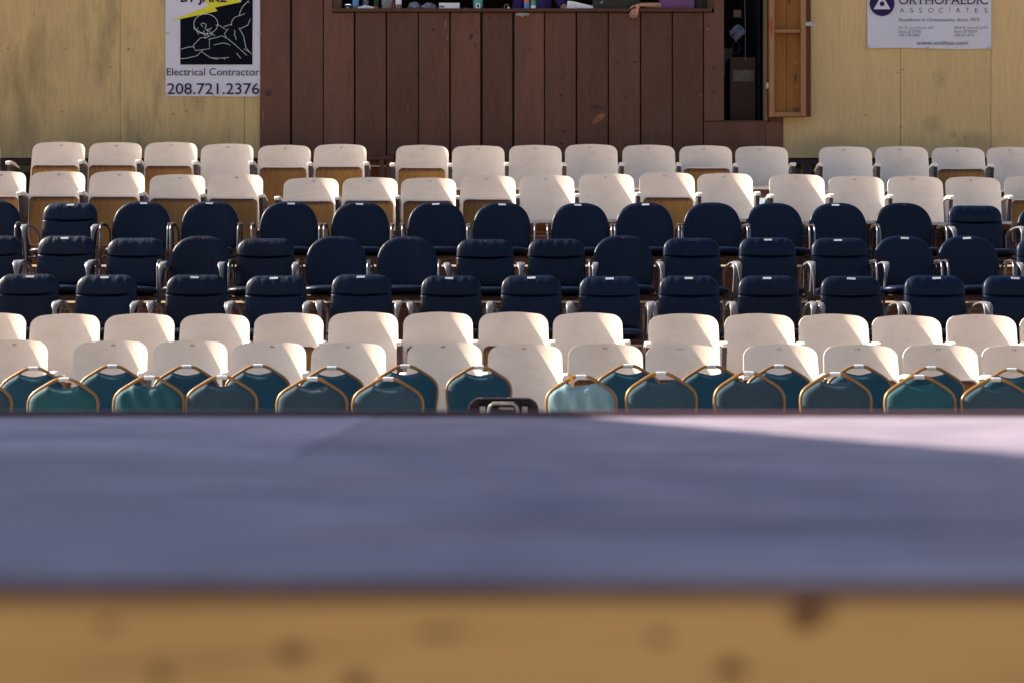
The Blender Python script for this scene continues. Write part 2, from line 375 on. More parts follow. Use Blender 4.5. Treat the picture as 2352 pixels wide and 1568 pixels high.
def ply_wall(name, seams, zt, mat, label):
    r = empty(name, (Wx((seams[0] + seams[-1]) / 2), D_W, 2.5))
    mb = MB()
    for a, c in zip(seams[:-1], seams[1:]):
        mb.box(Wx(a) + .0025, Wx(c) - .0025, D_W, D_W + .018, Wz(363), zt)
    part('panel', mb, mat, r, smooth=0)
    mb = MB(); mb.box(Wx(seams[0]) + .01, Wx(seams[-1]) - .01, D_W + .02, D_W + .11, Wz(363) + .01, zt - .01); part('backing_frame', mb, M['backing'], r, smooth=0)
    mb = MB(); mb.box(Wx(seams[0]) + .01, Wx(seams[-1]) - .005, D_W + .022, D_W + .12, Wz(376), Wz(364)); part('sill_beam', mb, M['darkwood'], r, smooth=0)
    mb = MB(); mb.box(Wx(seams[0]) + .01, Wx(seams[-1]) - .01, D_W + .14, D_W + .17, Wz(392), Wz(377)); part('rail_board', mb, M['paleboard'], r, smooth=0)
    mb = MB()
    x = Wx(seams[0]) + .2
    while x < Wx(seams[-1]) - .2:
        mb.box(x, x + .09, D_W + .02, D_W + .13, ROWS['I'][1] + .005, Wz(376) - .002); x += .61
    part('stub_post', mb, M['darkwood'], r, smooth=0)
    mb = MB(); mb.box(Wx(seams[0]) + .01, Wx(seams[-1]) - .01, D_W + .9, D_W + .93, .3, Wz(363) + .2); part('void_sheet', mb, M['backing'], r, smooth=0)  # near-black sheet stands in for the dark void under the wall
    return tag(r, label, 'wall')
ZW = CZ + 3.80
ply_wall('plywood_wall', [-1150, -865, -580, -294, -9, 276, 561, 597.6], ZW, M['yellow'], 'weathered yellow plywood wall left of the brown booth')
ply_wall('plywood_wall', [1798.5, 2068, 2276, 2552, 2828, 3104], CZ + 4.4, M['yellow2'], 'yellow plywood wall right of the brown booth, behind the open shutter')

# ================================================================== BOOTH
booth = empty('wooden_booth', (0, 19.3, Wz(368))); tag(booth, 'dark brown board-clad control booth with counter opening behind the top row', 'booth')
BR = (.150, .067, .046); BD = (.078, .036, .027)
OR = (.30, .13, .03)
DK = (.022, .010, .010)
def bs(px, py, rx, rz, ang, c, s=.8): return (Wx(px), Wz(py), rx, rz, ang, c, s)
sp = [bs(1375, 273, .035, .088, 52, OR, .95), bs(1373, 275, .016, .06, 52, (.12, .055, .03), .8), bs(1024, 55, .010, .05, 4, OR, .9), bs(1027, 88, .007, .05, 0, OR, .7), bs(1023, 118, .008, .03, 0, OR, .6),
      bs(1205, 258, .05, .05, 0, (.12, .058, .03), .6), bs(1224, 200, .025, .025, 0, (.14, .055, .025), .7), bs(1177, 268, .008, .05, 0, OR, .5), bs(1245, 285, .008, .045, 0, OR, .5),
      bs(1216, 115, .016, .016, 0, DK), bs(1288, 220, .022, .020, 0, DK), bs(1290, 180, .016, .014, 0, DK), bs(1296, 303, .035, .03, 0, DK, .6), bs(1340, 218, .01, .008, 0, (.15, .05, .03)), bs(1353, 219, .014, .012, 0, DK),
      bs(1437, 225, .016, .014, 0, DK), bs(1437, 258, .014, .012, 0, DK), bs(1417, 143, .03, .01, 0, DK, .7), bs(1458, 144, .03, .014, 20, DK, .7), bs(1370, 248, .09, .03, 8, DK, .5),
      bs(1082, 85, .02, .055, 12, DK, .8), bs(1092, 105, .008, .03, 5, DK, .9), bs(1088, 45, .004, .09, -6, DK, 1), bs(1096, 75, .005, .05, -10, DK, .9), bs(1125, 42, .016, .016, 0, DK, .8), bs(996, 70, .03, .02, -30, DK, .6),
      bs(628, 120, .03, .2, 4, (.10, .046, .034), .7), bs(1290, 331, .02, .02, 0, DK), bs(1502, 262, .008, .008, 0, DK), bs(1535, 90, .03, .02, 0, DK, .4), bs(1577, 85, .014, .014, 0, DK), bs(1640, 158, .02, .03, 0, DK, .6), bs(1640, 215, .02, .03, 0, DK, .5),
      bs(1098, 320, .005, .05, -20, DK, .9), bs(972, 180, .005, .04, 30, DK, .9), bs(605, 268, .012, .10, 0, OR, .55), bs(655, 262, .012, .05, 0, (.11, .055, .04), .5), bs(617, 215, .05, .05, 0, DK, .6),
      bs(1625, 61, .008, .02, 0, DK, .8), bs(1624, 70, .02, .012, 0, (.25, .18, .09), .7), bs(1610, 220, .03, .008, 0, OR, .5), bs(928, 220, .006, .09, 0, OR, .25), bs(938, 245, .01, .05, 0, OR, .3)]
M['board'] = wood('brown_booth_boards', BR, BD, .58, 'z', sp, island=.42, scale=1.5, bmp=.3, streak=.6, stains=((.098, .055, .044), .52, .75, 1.4, (3, 1, .7)))
M['trim'] = wood('brown_trim', (.080, .036, .024), (.045, .022, .016), .55, 'x', island=.1, scale=1.4)
RIDGE = (.1, CZ + 5.66); EAVE_L = (-2.85, CZ + 4.19); EAVE_R = (3.1, CZ + 4.3)
def roof_z(x):
    a, c = (EAVE_L, RIDGE) if x < RIDGE[0] else (RIDGE, EAVE_R)
    return a[1] + (c[1] - a[1]) * (x - a[0]) / (c[0] - a[0])
OP = (763, 1640); ZC = Wz(22); ZH = ZC + 1.05       # counter opening
DO = (1663, 1755); ZDO = Wz(278); ZDH = ZDO + 2.05  # narrow side opening
edges = [598, 669, 743, 815, 888, 961, 1034, 1106, 1179, 1251, 1324, 1397, 1471, 1544, 1615]
gaps = [0, 5.5, 2.4, 4.2, 3.6, 2.4, 3.8, 6, 5.4, 3, 4, 3.4, 3.8, 2.8, 3]
mb = MB()
def board(a, c, z0, z1, y=D_W - .02, th=.022):
    x0, x1 = Wx(a), Wx(c)
    if z1 == 'roof':
        zs = [(x, roof_z(x) - .03) for x in ([x0, x1] if not x0 < RIDGE[0] < x1 else [x0, RIDGE[0], x1])]
        mb.prism([(x0, z0), (x1, z0)] + zs[::-1], y, y + th)
    else:
        e = [random.uniform(-.0025, .0025) for _ in range(2)]
        mb.prism([(x0, z0), (x1, z0), (x1 + e[0], z1), (x0 + e[1], z1)], y, y + th)
for i in range(len(edges) - 1):
    a = edges[i] + (gaps[i] / 2 if i else 0); c = edges[i + 1] - gaps[i + 1] / 2
    jit = random.uniform(-.003, .003)
    zb = Wz(358) if 815 <= edges[i] < 905 else Wz(366)
    if c < OP[0]: board(a, c, Wz(366), 'roof', D_W - .02 + jit)
    elif a < OP[0]:
        board(a, OP[0], Wz(366), 'roof', D_W - .02 + jit); board(OP[0], c, Wz(366), Wz(31), D_W - .02 + jit); board(OP[0], c, ZH, 'roof', D_W - .02 + jit)
    else: board(a, c, zb, Wz(31), D_W - .02 + jit); board(a, c, ZH, 'roof', D_W - .02 + jit)
board(1616.5, 1640, Wz(278.5), Wz(31), D_W - .03); board(1616.5, 1640, ZH, 'roof', D_W - .03); board(1640, 1662, Wz(278.5), 'roof', D_W - .03)
board(1616.5, 1686, Wz(366), Wz(280.5)); board(1689, 1757, Wz(366), Wz(280)); board(1759.5, 1797, Wz(366), Wz(281))
board(1662.5, 1797, ZDH, 'roof'); board(1768, 1797, Wz(281) + .002, ZDH - .002)
part('board_cladding', mb, M['board'], booth, smooth=0)
mb = MB(); th = .015
mb.box(Wx(1685.8), Wx(1689.2), D_W - .008, D_W + .004, Wz(365), Wz(281)); mb.box(Wx(1757), Wx(1759.5), D_W - .008, D_W + .004, Wz(330), Wz(281))
part('bare_batten', mb, wood('bare_orange_batten', (.33, .15, .035), (.16, .06, .02), .6, 'z', island=0), booth, smooth=0)
mb = MB(); mb.box(Wx(815), Wx(905), D_W - .028, D_W - .002, Wz(367), Wz(359)); mb.box(Wx(598) + .01, Wx(1797), D_W + .03, D_W + .12, Wz(380), Wz(367))
mb.box(Wx(872), Wx(882), D_W - .02, D_W + .029, ROWS['I'][1], Wz(368)); mb.box(Wx(886), Wx(905), D_W - .0, D_W + .029, ROWS['I'][1], Wz(368))
part('skirting', mb, M['board'], booth, smooth=0)
# dark backing behind the gaps, leaving both openings free
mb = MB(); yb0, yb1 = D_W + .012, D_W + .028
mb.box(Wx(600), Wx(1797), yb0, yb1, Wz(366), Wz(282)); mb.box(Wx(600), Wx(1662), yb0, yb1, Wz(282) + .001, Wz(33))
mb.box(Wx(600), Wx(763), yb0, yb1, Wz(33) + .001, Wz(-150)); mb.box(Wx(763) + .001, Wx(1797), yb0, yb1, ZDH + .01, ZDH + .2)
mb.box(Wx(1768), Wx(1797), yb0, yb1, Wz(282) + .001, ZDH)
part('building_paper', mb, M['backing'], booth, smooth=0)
# counter shelf
mb = MB(); mb.box(Wx(763.5), Wx(1634), D_W - .055, D_W + .36, Wz(29.5), ZC)
part('counter_shelf', mb, M['trim'], booth, bevel=.004)
mb = MB(); mb.box(Wx(764), Wx(784), D_W - .012, D_W + .12, ZC + .001, ZH); mb.box(Wx(1625), Wx(1640), D_W - .034, D_W + .12, ZC + .001, ZH)
mb.box(Wx(764), Wx(1640), D_W - .035, D_W + .12, ZH + .001, ZH + .08)
part('opening_frame', mb, M['trim'], booth, smooth=0)
mb = MB(); mb.box(Wx(1755), Wx(1761.5), D_W - .03, D_W + .09, ZDO, ZDH - .003)
part('door_jamb', mb, wood('pale_jamb', (.22, .15, .075), (.12, .08, .05), .6, 'z', island=0), booth, smooth=0)
mb = MB(); mb.box(Wx(1661), Wx(1762), D_W - .026, D_W + .5, ZDO - .012, ZDO - .001); part('sill', mb, M['trim'], booth, smooth=0)
mb = MB(); mb.box(Wx(1762), Wx(1767.5), D_W - .024, D_W + .01, ZDO - .001, ZDH); part('hinge_strip', mb, M['darkwood'], booth, smooth=0)
# room
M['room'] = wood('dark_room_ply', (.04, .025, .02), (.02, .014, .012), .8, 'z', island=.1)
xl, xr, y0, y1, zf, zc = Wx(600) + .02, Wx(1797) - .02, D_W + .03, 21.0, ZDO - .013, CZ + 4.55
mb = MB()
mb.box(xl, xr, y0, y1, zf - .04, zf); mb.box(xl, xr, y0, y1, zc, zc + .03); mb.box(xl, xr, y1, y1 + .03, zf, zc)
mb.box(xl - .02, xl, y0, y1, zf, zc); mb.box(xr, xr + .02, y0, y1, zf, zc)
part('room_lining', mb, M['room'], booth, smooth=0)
mb = MB(); mb.box(X(1738, 18.6), X(1738, 18.6) + .02, 18.5, 20.2, zf, zf + 2.0); part('blue_curtain', mb, flat('navy_cloth', (.006, .008, .022), .9), booth, smooth=0)
mb = MB(); mb.box(X(1655, 18.9), X(1684, 18.9), 18.95, 18.97, Z(176, 18.95), Z(112, 18.95)); part('notice_panel', mb, flat('grey_panel', (.10, .11, .12)), booth, smooth=0)
# roof
mb = MB()
for (a, c) in ((EAVE_L, RIDGE), (RIDGE, EAVE_R)):
    mb.prism([(a[0], a[1]), (c[0], c[1]), (c[0], c[1] + .06), (a[0], a[1] + .06)], D_W - .12, 21.3)
part('roof', mb, paint('brown_roof_metal', (.10, .06, .05), .5, .15, 3), booth, smooth=0)
mb = MB(); mb.box(xl - .025, xl - .021, y0 + .1, 21, Wz(366), EAVE_L[1] + .2); mb.box(xr + .021, xr + .025, y0 + .1, 21, Wz(366), EAVE_R[1] + .2)
mb.box(xl, xr, 21.04, 21.06, Wz(366), EAVE_R[1] + .1)
part('side_cladding', mb, M['board'], booth, smooth=0)
# shutter: open, box-framed, bare wood inside
M['bare'] = wood('bare_cedar_boards', (.36, .155, .035), (.17, .07, .018), .55, 'z',
                 [bs(1810, 8, .02, .03, 0, (.05, .02, .01)), bs(1839, 33, .012, .016, 0, (.04, .015, .01)), bs(1825, 145, .018, .03, 10, (.36, .22, .09)), bs(1828, 202, .022, .03, 0, (.33, .2, .08), .7),
                  bs(1826, 180, .02, .06, 5, (.08, .03, .01)), bs(1830, 255, .07, .04, 0, (.07, .028, .012), .7), bs(1845, 110, .03, .1, 8, (.12, .05, .018), .6)], island=.3, scale=1.3)
M['stud'] = wood('pale_pine_stud', (.36, .20, .10), (.24, .12, .06), .6, 'z', [(X(1771, 17.98), Z(60, 17.98), .022, .11, 0, (.30, .04, .02), .9), (X(1772, 17.98), Z(80, 17.98), .015, .04, 0, (.26, .05, .03), .6)], island=.2, scale=1.3)
sh = empty('shutter', (Wx(1768), D_W - .03, Wz(268))); 
sh.parent = booth; sh.matrix_parent_inverse = Matrix.Translation(-booth.location)
def spart(name, mb, mat, parent=sh, **k):
    o = build(name, mb, mat, parent, **k); o.matrix_parent_inverse = Matrix.Translation(-sh.location); return o
yB = D_W - .045; yF = D_W - .135
mb = MB(); a0, a1, a2 = X(1771, yB), X(1806.5, yB), X(1847, yB)
ZT = Wz(268) + 2.05
mb.box(a0, a1 - .002, yB, yB + .02, Z(264, yB), ZT - .03); mb.box(a1 + .002, a2, yB, yB + .02, Z(264, yB), ZT - .03)
spart('inner_board', mb, M['bare'], smooth=0)
mb = MB(); mb.box(X(1845, yB) , X(1862.5, yB), yB + .001, yB + .021, Z(268, yB), ZT)
spart('edge_board', mb, wood('red_brown_edge', (.13, .045, .02), (.05, .02, .015), .5, 'z', island=0), smooth=0)
mb = MB(); mb.box(X(1768, yF), X(1778.5, yF), yF, yB - .001, Z(269, yF), ZT); mb.box(X(1840, yF), X(1851.5, yF), yF, yB - .001, Z(267, yF), ZT)
spart('stud', mb, M['stud'], bevel=.002)
mb = MB(); mb.box(X(1778.7, yF), X(1839.8, yF), yF + .008, yB - .001, Z(268, yF), Z(257.5, yF)); mb.box(X(1778.7, yF), X(1839.8, yF), yF + .02, yB - .001, Z(75, yF), Z(67, yF)); mb.box(X(1778.7, yF), X(1839.8, yF), yF + .008, yB - .001, ZT - .09, ZT)
spart('rail', mb, wood('pale_pine_rail', (.33, .18, .09), (.20, .10, .05), .6, 'x', island=.2), bevel=.002)
M['steel'] = paint('zinc_steel', (.45, .46, .47), .35, .15, 30, .05, metal=.8)
mb = MB(); mb.box(X(1850, yF), X(1865, yF), yF - .006, yF - .002, Z(60, yF), Z(51, yF)); mb.box(X(1862, yF), X(1874, yF), yF - .012, yF - .008, Z(59, yF), Z(53, yF)); mb.tube([P(1870, 57, yF), P(1872, 62, yF - .01), P(1871, 77, yF), P(1868, 77, yF)], .003)
spart('hasp', mb, M['steel'], bevel=.001)
mb = MB(); mb.box(X(1760, yF), X(1767.5, yF), yF + .02, yF + .03, Z(203, yF), Z(191, yF)); mb.tube([P(1764, 190, yF + .018), P(1764, 204, yF + .018)], .006)
spart('hinge', mb, M['steel'])
# pull handle on boards
pull = empty('pull_handle', P(1199.5, 36, D_W)); pull.parent = booth; pull.matrix_parent_inverse = Matrix.Translation(-booth.location); pull['label'] = 'small silver oval pull handle'
mb = MB(); ring = []
cxp, czp = Wx(1199.5), Wz(35)
mb.prism([(cxp + .07 * math.copysign(abs(math.cos(t)) ** .6, math.cos(t)), czp + .014 * math.copysign(abs(math.sin(t)) ** .8, math.sin(t))) for t in [k * math.pi / 16 for k in range(32)]], D_W - .032, D_W - .024)
part('plate', mb, M['steel'], pull, smooth=0)
mb = MB(); mb.tube([(cxp - .05, D_W - .033, czp), (cxp - .03, D_W - .05, czp - .004), (cxp + .03, D_W - .05, czp - .004), (cxp + .05, D_W - .033, czp)], .005); mb.box(cxp - .01, cxp + .012, D_W - .045, D_W - .033, czp - .026, czp - .012)
part('grip', mb, M['steel'], pull)
mb = MB()
for s in (-.052, .052): mb.lathe([(0, 0), (.006, 0), (.006, .003), (0, .004)], n=10); 
mb.v = [(x + (cxp - .052 if i < 40 else cxp + .052), D_W - .034 - z, y + czp) for i, (x, y, z) in enumerate(mb.v)]
part('screw', mb, M['black'], pull)

# ================================================================== BANNERS
M['vinyl'] = paint('white_banner_vinyl', (.56, .60, .74), .45, .04, 2, .0, world=True)
M['purple'] = paint('purple_print', (.030, .016, .085), .6, .05, 9, 0, spec=.1); M['plum'] = paint('plum_print', (.05, .028, .09), .6, .05, 9, 0, spec=.1)
M['navy'] = paint('black_print', (.004, .006, .013), .7, .05, 9, 0, spec=.05); M['lime'] = flat('yellow_print', (.60, .60, .02)); M['line'] = flat('pale_line_print', (.50, .62, .64))
def banner(name, x0, x1, zt, zb, y, amp, label):
    r = empty(name, ((x0 + x1) / 2, y, zb)); mb = MB(); n, mm = 40, 30
    rnd = random.Random(3)
    ph = [rnd.uniform(0, 6) for _ in range(6)]
    def off(x, z): return amp * (math.sin(3.1 * x + 4.3 * z + ph[0]) * .5 + math.sin(9 * x - 6 * z + ph[1]) * .3 + math.sin(17 * x + 9 * z + ph[2]) * .15)
    def sag(x): return amp * .8 * math.sin((x - x0) / (x1 - x0) * math.pi * 2)
    fr = [[(x0 + (x1 - x0) * j / n, y + off(x0 + (x1 - x0) * j / n, zb + (zt - zb) * i / mm), zb + (zt - zb) * i / mm + (sag(x0 + (x1 - x0) * j / n) if i == 0 else 0)) for j in range(n + 1)] for i in range(mm + 1)]
    bk = [[(a, c + .002, d) for a, c, d in row] for row in fr]
    mb.grid(fr); mb.grid(bk)
    for row_f, row_b in ((fr[0], bk[0]), (fr[-1], bk[-1]), ([q[0] for q in fr], [q[0] for q in bk]), ([q[-1] for q in fr], [q[-1] for q in bk])): mb.grid([row_f, row_b])
    part('vinyl_sheet', mb, M['vinyl'], r); tag(r, label, 'banner')
    return r
def grommet(parent, x, z, y):
    mb = MB(); n = 14
    for ra, rb in ((.006, .013),):
        mb.lathe([(ra, 0), (rb, 0), (rb, .003), (ra, .004)], n=n); 
    mb.v = [(x + a, y - c, z + b_) for a, b_, c in mb.v]
    part('grommet', mb, M['steel'], parent)
def ptext(name, body, box, y, mat, parent, **kw):
    (xa, xb, yb_, yt) = box
    o = text_obj(name, body, X(xa, y), X(xb, y), Z(yb_, y), Z(yt, y), y, mat, parent, **kw)
    o.matrix_parent_inverse = Matrix.Translation(-parent.location); return o
yS = D_W - .012; yT = yS - .010
b1 = banner('vinyl_banner', X(380.2, yS), X(599.5, yS), ZW - .02, Z(222, yS), yS, .002, 'white vertical vinyl banner of an electrical contractor with phone number')
def q4(x, y): return ((x / 6.03 + 400) / 1.102, y / 6.03 / 1.102)
def ppoly(name, pts, y, mat, parent, conv=q4):
    mb = MB(); pp = [conv(*p) for p in pts]
    mb.prism([(X(a, y), Z(c, y)) for a, c in pp], y, y + .0015)
    return part(name, mb, mat, parent, smooth=0)
ppoly('picture_panel', [(340, 990), (1440, 990), (1445, -260), (340, -260)], yT + .004, M['navy'], b1)
# part of the panel above the lightning bolt is white again
ppoly('white_field', [(330, 296), (600, 215), (905, 170), (865, 118), (1268, 30), (1268, -262), (330, -262)], yT + .002, M['vinyl'], b1)
ppoly('lightning_bolt', [(185, 328), (775, 92), (735, 32), (700, -20), (1500, -255), (1150, -70), (1268, 35), (865, 120), (905, 175)], yT, M['lime'], b1)
ptext('lettering', 'Electrical Contractor', (*[q4(v, 0)[0] for v in (132, 1545)], q4(0, 1155)[1], q4(0, 1046)[1]), yT, M['purple'], b1)
ptext('lettering', '208.721.2376', (*[q4(v, 0)[0] for v in (140, 1545)], q4(0, 1440)[1], q4(0, 1275)[1]), yT, M['purple'], b1, weight=.004)
ptext('lettering', 'BY JAKE', (*[q4(v, 0)[0] for v in (345, 1045)], q4(0, 38)[1], q4(0, -100)[1]), yT - .002, M['purple'], b1, weight=.028)
def strokes(name, lines, wd, y, mat, parent, conv=q4):
    mb = MB()
    for ln in lines:
        mb.tube([(X(conv(*p)[0], y), y, Z(conv(*p)[1], y)) for p in ln], (wd), n=6)
    return part(name, mb, mat, parent, smooth=0)
head = [(730 + 183 * math.cos(t), 370 + 152 * math.sin(t)) for t in [k * 2 * math.pi / 36 for k in range(37)]]
L = [head, [(660, 380), (655, 370), (690, 358), (735, 375), (735, 405), (712, 435), (760, 480), (750, 520), (770, 560)], [(680, 413), (658, 380)], [(548, 415), (552, 450), (575, 455), (620, 535), (640, 500), (700, 525), (712, 558), (740, 540), (752, 515)],
     [(575, 455), (650, 498), (730, 520), (800, 515), (830, 530), (710, 595)], [(745, 450), (868, 553)], [(745, 455), (795, 450), (818, 425)], [(592, 443), (612, 430)], [(690, 495), (708, 475)], [(915, 378), (1030, 455)], [(882, 392), (915, 385)],
     [(1000, 412), (1120, 375), (1125, 330), (1170, 268), (1330, 212)], [(1120, 395), (1125, 340)], [(1240, 240), (1255, 180), (1300, 95), (1385, 15), (1388, 50)], [(1410, 290), (1370, 388), (1250, 445)], [(1235, 430), (1305, 550), (1340, 730), (1425, 830)], [(1310, 750), (1400, 800)],
     [(1165, 460), (1175, 500), (1162, 540), (1185, 560), (1190, 615)], [(1070, 445), (1012, 520), (1048, 585)], [(770, 605), (980, 552), (1070, 600), (1180, 690), (1355, 850)], [(850, 690), (990, 662), (1050, 670), (1102, 695)],
     [(735, 577), (650, 580), (535, 700), (568, 775), (785, 750), (785, 600)], [(352, 758), (460, 722), (560, 720)], [(350, 900), (440, 892), (595, 855), (668, 780), (690, 768)], [(660, 790), (795, 883), (905, 912)], [(800, 885), (950, 893), (1085, 880)], [(1008, 888), (1025, 912)], [(1198, 815), (1262, 895)]]
strokes('line_drawing', L, .0028, yT + .001, M['line'], b1)
for gx, gy in ((145, 512), (1552, 520), (138, 1445), (842, 1465), (1540, 1465)):
    a, c = q4(gx, gy); grommet(b1, X(a, yT), Z(c, yT), yT + .002)
# second banner
b2 = banner('vinyl_banner', X(1992, yS), X(2276.5, yS), CZ + 4.3, Z(112, yS), yS - .003, .008, 'wide white vinyl banner of an orthopaedic practice on the right wall')
def q5(x, y): return ((2180 + x / 6.533) / 1.102, y / 6.533 / 1.102)
yT2 = yS - .016
ppoly('round_logo', [(345 + 205 * math.cos(t), 65 + 205 * math.sin(t)) for t in [k * 2 * math.pi / 48 for k in range(48)]], yT2 + .002, M['purple'], b2, q5)
ppoly('logo_triangle', [(205, 157), (482, 157), (342, -80)], yT2 - .0, M['vinyl'], b2, q5)
ppoly('logo_dot', [(345 + 40 * math.cos(t), 68 + 40 * math.sin(t)) for t in [k * 2 * math.pi / 20 for k in range(20)]], yT2 - .002, M['purple'], b2, q5)
def bt(body, xa, xb, yb_, yt, mat=M['plum'], **kw):
    return ptext('lettering', body, (q5(xa, 0)[0], q5(xb, 0)[0], q5(0, yb_)[1], q5(0, yt)[1]), yT2, mat, b2, **kw)
bt('ORTHOPAEDIC', 620, 2095, 76, -75, M['purple'])
mbs = MB()   # feet of the serif capitals
for cx_, wd in ((800, 32), (888, 34), (985, 32), (1075, 34), (1165, 34), (1400, 34), (1500, 30), (1590, 34), (1640, 60), (1750, 30), (1920, 36)):
    a, c = q5(cx_ - wd, 76); a2, c2 = q5(cx_ + wd, 69)
    mbs.box(X(a, yT2), X(a2, yT2), yT2 + .0003, yT2 + .001, Z(c, yT2), Z(c2, yT2))
part('lettering', mbs, M['purple'], b2, smooth=0)
for ch, cx_, hw in (('A', 675, 36), ('S', 833, 27), ('S', 982, 27), ('O', 1150, 44), ('C', 1320, 38), ('I', 1463, 3), ('A', 1602, 38), ('T', 1757, 27), ('E', 1908, 24), ('S', 2064, 27)):
    bt(ch, cx_ - hw, cx_ + hw, 213, 137, weight=-.012)
bt('Excellence in Orthopaedics Since 1973', 615, 1953, 358, 305, shear=.3, weight=-.004)
for i, s in enumerate(('901 N. Curtis Road, #501', 'Boise, ID 83706', '208-378-2868')): bt(s, 622, (1198, 990, 960)[i], 482 + 62 * i, 440 + 62 * i, weight=-.012)
for i, s in enumerate(('8854 W. Emerald, #140', 'Boise, ID 83704', '208-321-4790')): bt(s, 1540, (2085, 1912, 1872)[i], 482 + 62 * i, 440 + 62 * i, weight=-.012)
bt('www.orthoa.com', 920, 1768, 745, 680, shear=.3)
for gx, gy in ((123, 777), (1100, 797), (2117, 790)):
    a, c = q5(gx, gy); grommet(b2, X(a, yT2), Z(c, yT2), yT2 + .002)

# ================================================================== CHAIRS
def shell(mb, rows, hw, yf, yb, cols=20, mf=0, me_=1, mbk=0, crown=0):
    fr = []; bk = []; zlo = rows[0]; zhi = rows[-1]
    for z in rows:
        W_ = hw(z)
        us = [math.sin((j / cols - .5) * math.pi) * .35 + (j / cols * 2 - 1) * .65 for j in range(cols + 1)]
        us[0], us[-1] = -1, 1
        zz = [z - crown * u * u * ((z - zlo) / (zhi - zlo)) ** 2 for u in us]
        fr.append([(u * W_, yf(u * W_, q), q) for u, q in zip(us, zz)]); bk.append([(u * W_, yb(u * W_, q), q) for u, q in zip(us, zz)])
    mb.grid(fr, mf); mb.grid(bk, mbk)
    mb.grid([[r[0] for r in fr], [r[0] for r in bk]], me_); mb.grid([[r[-1] for r in fr], [r[-1] for r in bk]], me_)
    mb.grid([fr[0], bk[0]], me_); mb.grid([fr[-1], bk[-1]], me_)
def corner_rows(z0, z1, r, n=12, nc=9):
    lo = [z0 + (z1 - r - z0) * k / n for k in range(n)]
    hi = [z1 - r + r * math.sin(math.pi / 2 * k / nc) for k in range(nc + 1)]
    return lo + hi
KIDS = {}
def register(root):
    KIDS[root.name] = [c for c in bpy.data.objects if c.parent == root]
    for c in KIDS[root.name]: register(c)

# ---- theatre seat -------------------------------------------------------
TH = math.radians(11); RC = .385
def th_y(x, z, off=0): return -(RC - math.sqrt(RC * RC - x * x)) + (z - .40) * math.tan(TH) + off
BW = .264; BT = .875
def back_hw(z):
    r = .085; w_ = BW - (z - .3) * .022
    return w_ - r + math.sqrt(max(0, r * r - max(0, z - (BT - r)) ** 2)) if z > BT - r else w_
def make_theatre(kind):
    root = empty('theatre_seat')
    mb = MB(); shell(mb, corner_rows(.36, BT, .085), back_hw, lambda x, z: th_y(x, z), lambda x, z: th_y(x, z, .016), 26, crown=.014)
    # rounded rim
    me = mb.mesh('backrest', [M['cream'], M['edge']], 35, 0); link('backrest', me, root)
    SW = .228
    mb = MB()
    if kind == 'up':
        z0, z1 = .20, .640; r = .045
        def hw(z): return SW - r + math.sqrt(max(0, r * r - max(0, z - (z1 - r)) ** 2)) if z > z1 - r else SW - max(0, .28 - z) * .25
        yy = lambda x, z, o: -.165 - x * x * .25 + (z - .4) * .10 + o
        rows = corner_rows(z0, z1, r)
        shell(mb, rows, hw, lambda x, z: yy(x, z, 0), lambda x, z: yy(x, z, .026), 22, 1, 1, 1)
        mu = MB(); zu = z1 - .013; hu = lambda z: max(.01, (SW - .006 - r + math.sqrt(max(0, r * r - max(0, z - (zu - r)) ** 2))) if z > zu - r else SW - .006 - max(0, .28 - z) * .25)
        shell(mu, corner_rows(z0 + .004, zu, r), hu, lambda x, z: yy(x, z, -.0025), lambda x, z: yy(x, z, .001), 22, 0, 0, 0)
    else:
        # seat folded down: outline in plan, front edge rolled
        rws = []; n = 14
        def pt(x, t, o):   # t 0 rear .. 1 front
            yv = -.03 - t * .44 + (abs(x) / SW) ** 4 * .03 * (1 if t > .5 else 0)
            return (x, yv, .372 + t * .035 - .012 * math.sin(t * math.pi) + o)
        top = [[pt(-SW + 2 * SW * j / n, k / 10, .0) for j in range(n + 1)] for k in range(11)]
        bot = [[pt(-SW + 2 * SW * j / n, k / 10, -.026) for j in range(n + 1)] for k in range(11)]
        mb.grid(top, 1); mb.grid(bot, 0)
        for a, c in ((top[0], bot[0]), (top[-1], bot[-1]), ([q[0] for q in top], [q[0] for q in bot]), ([q[-1] for q in top], [q[-1] for q in bot])): mb.grid([a, c], 1)
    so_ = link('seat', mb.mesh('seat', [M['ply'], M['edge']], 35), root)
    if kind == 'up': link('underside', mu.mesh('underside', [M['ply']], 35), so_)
    return root
PITCH = .5456 / 2
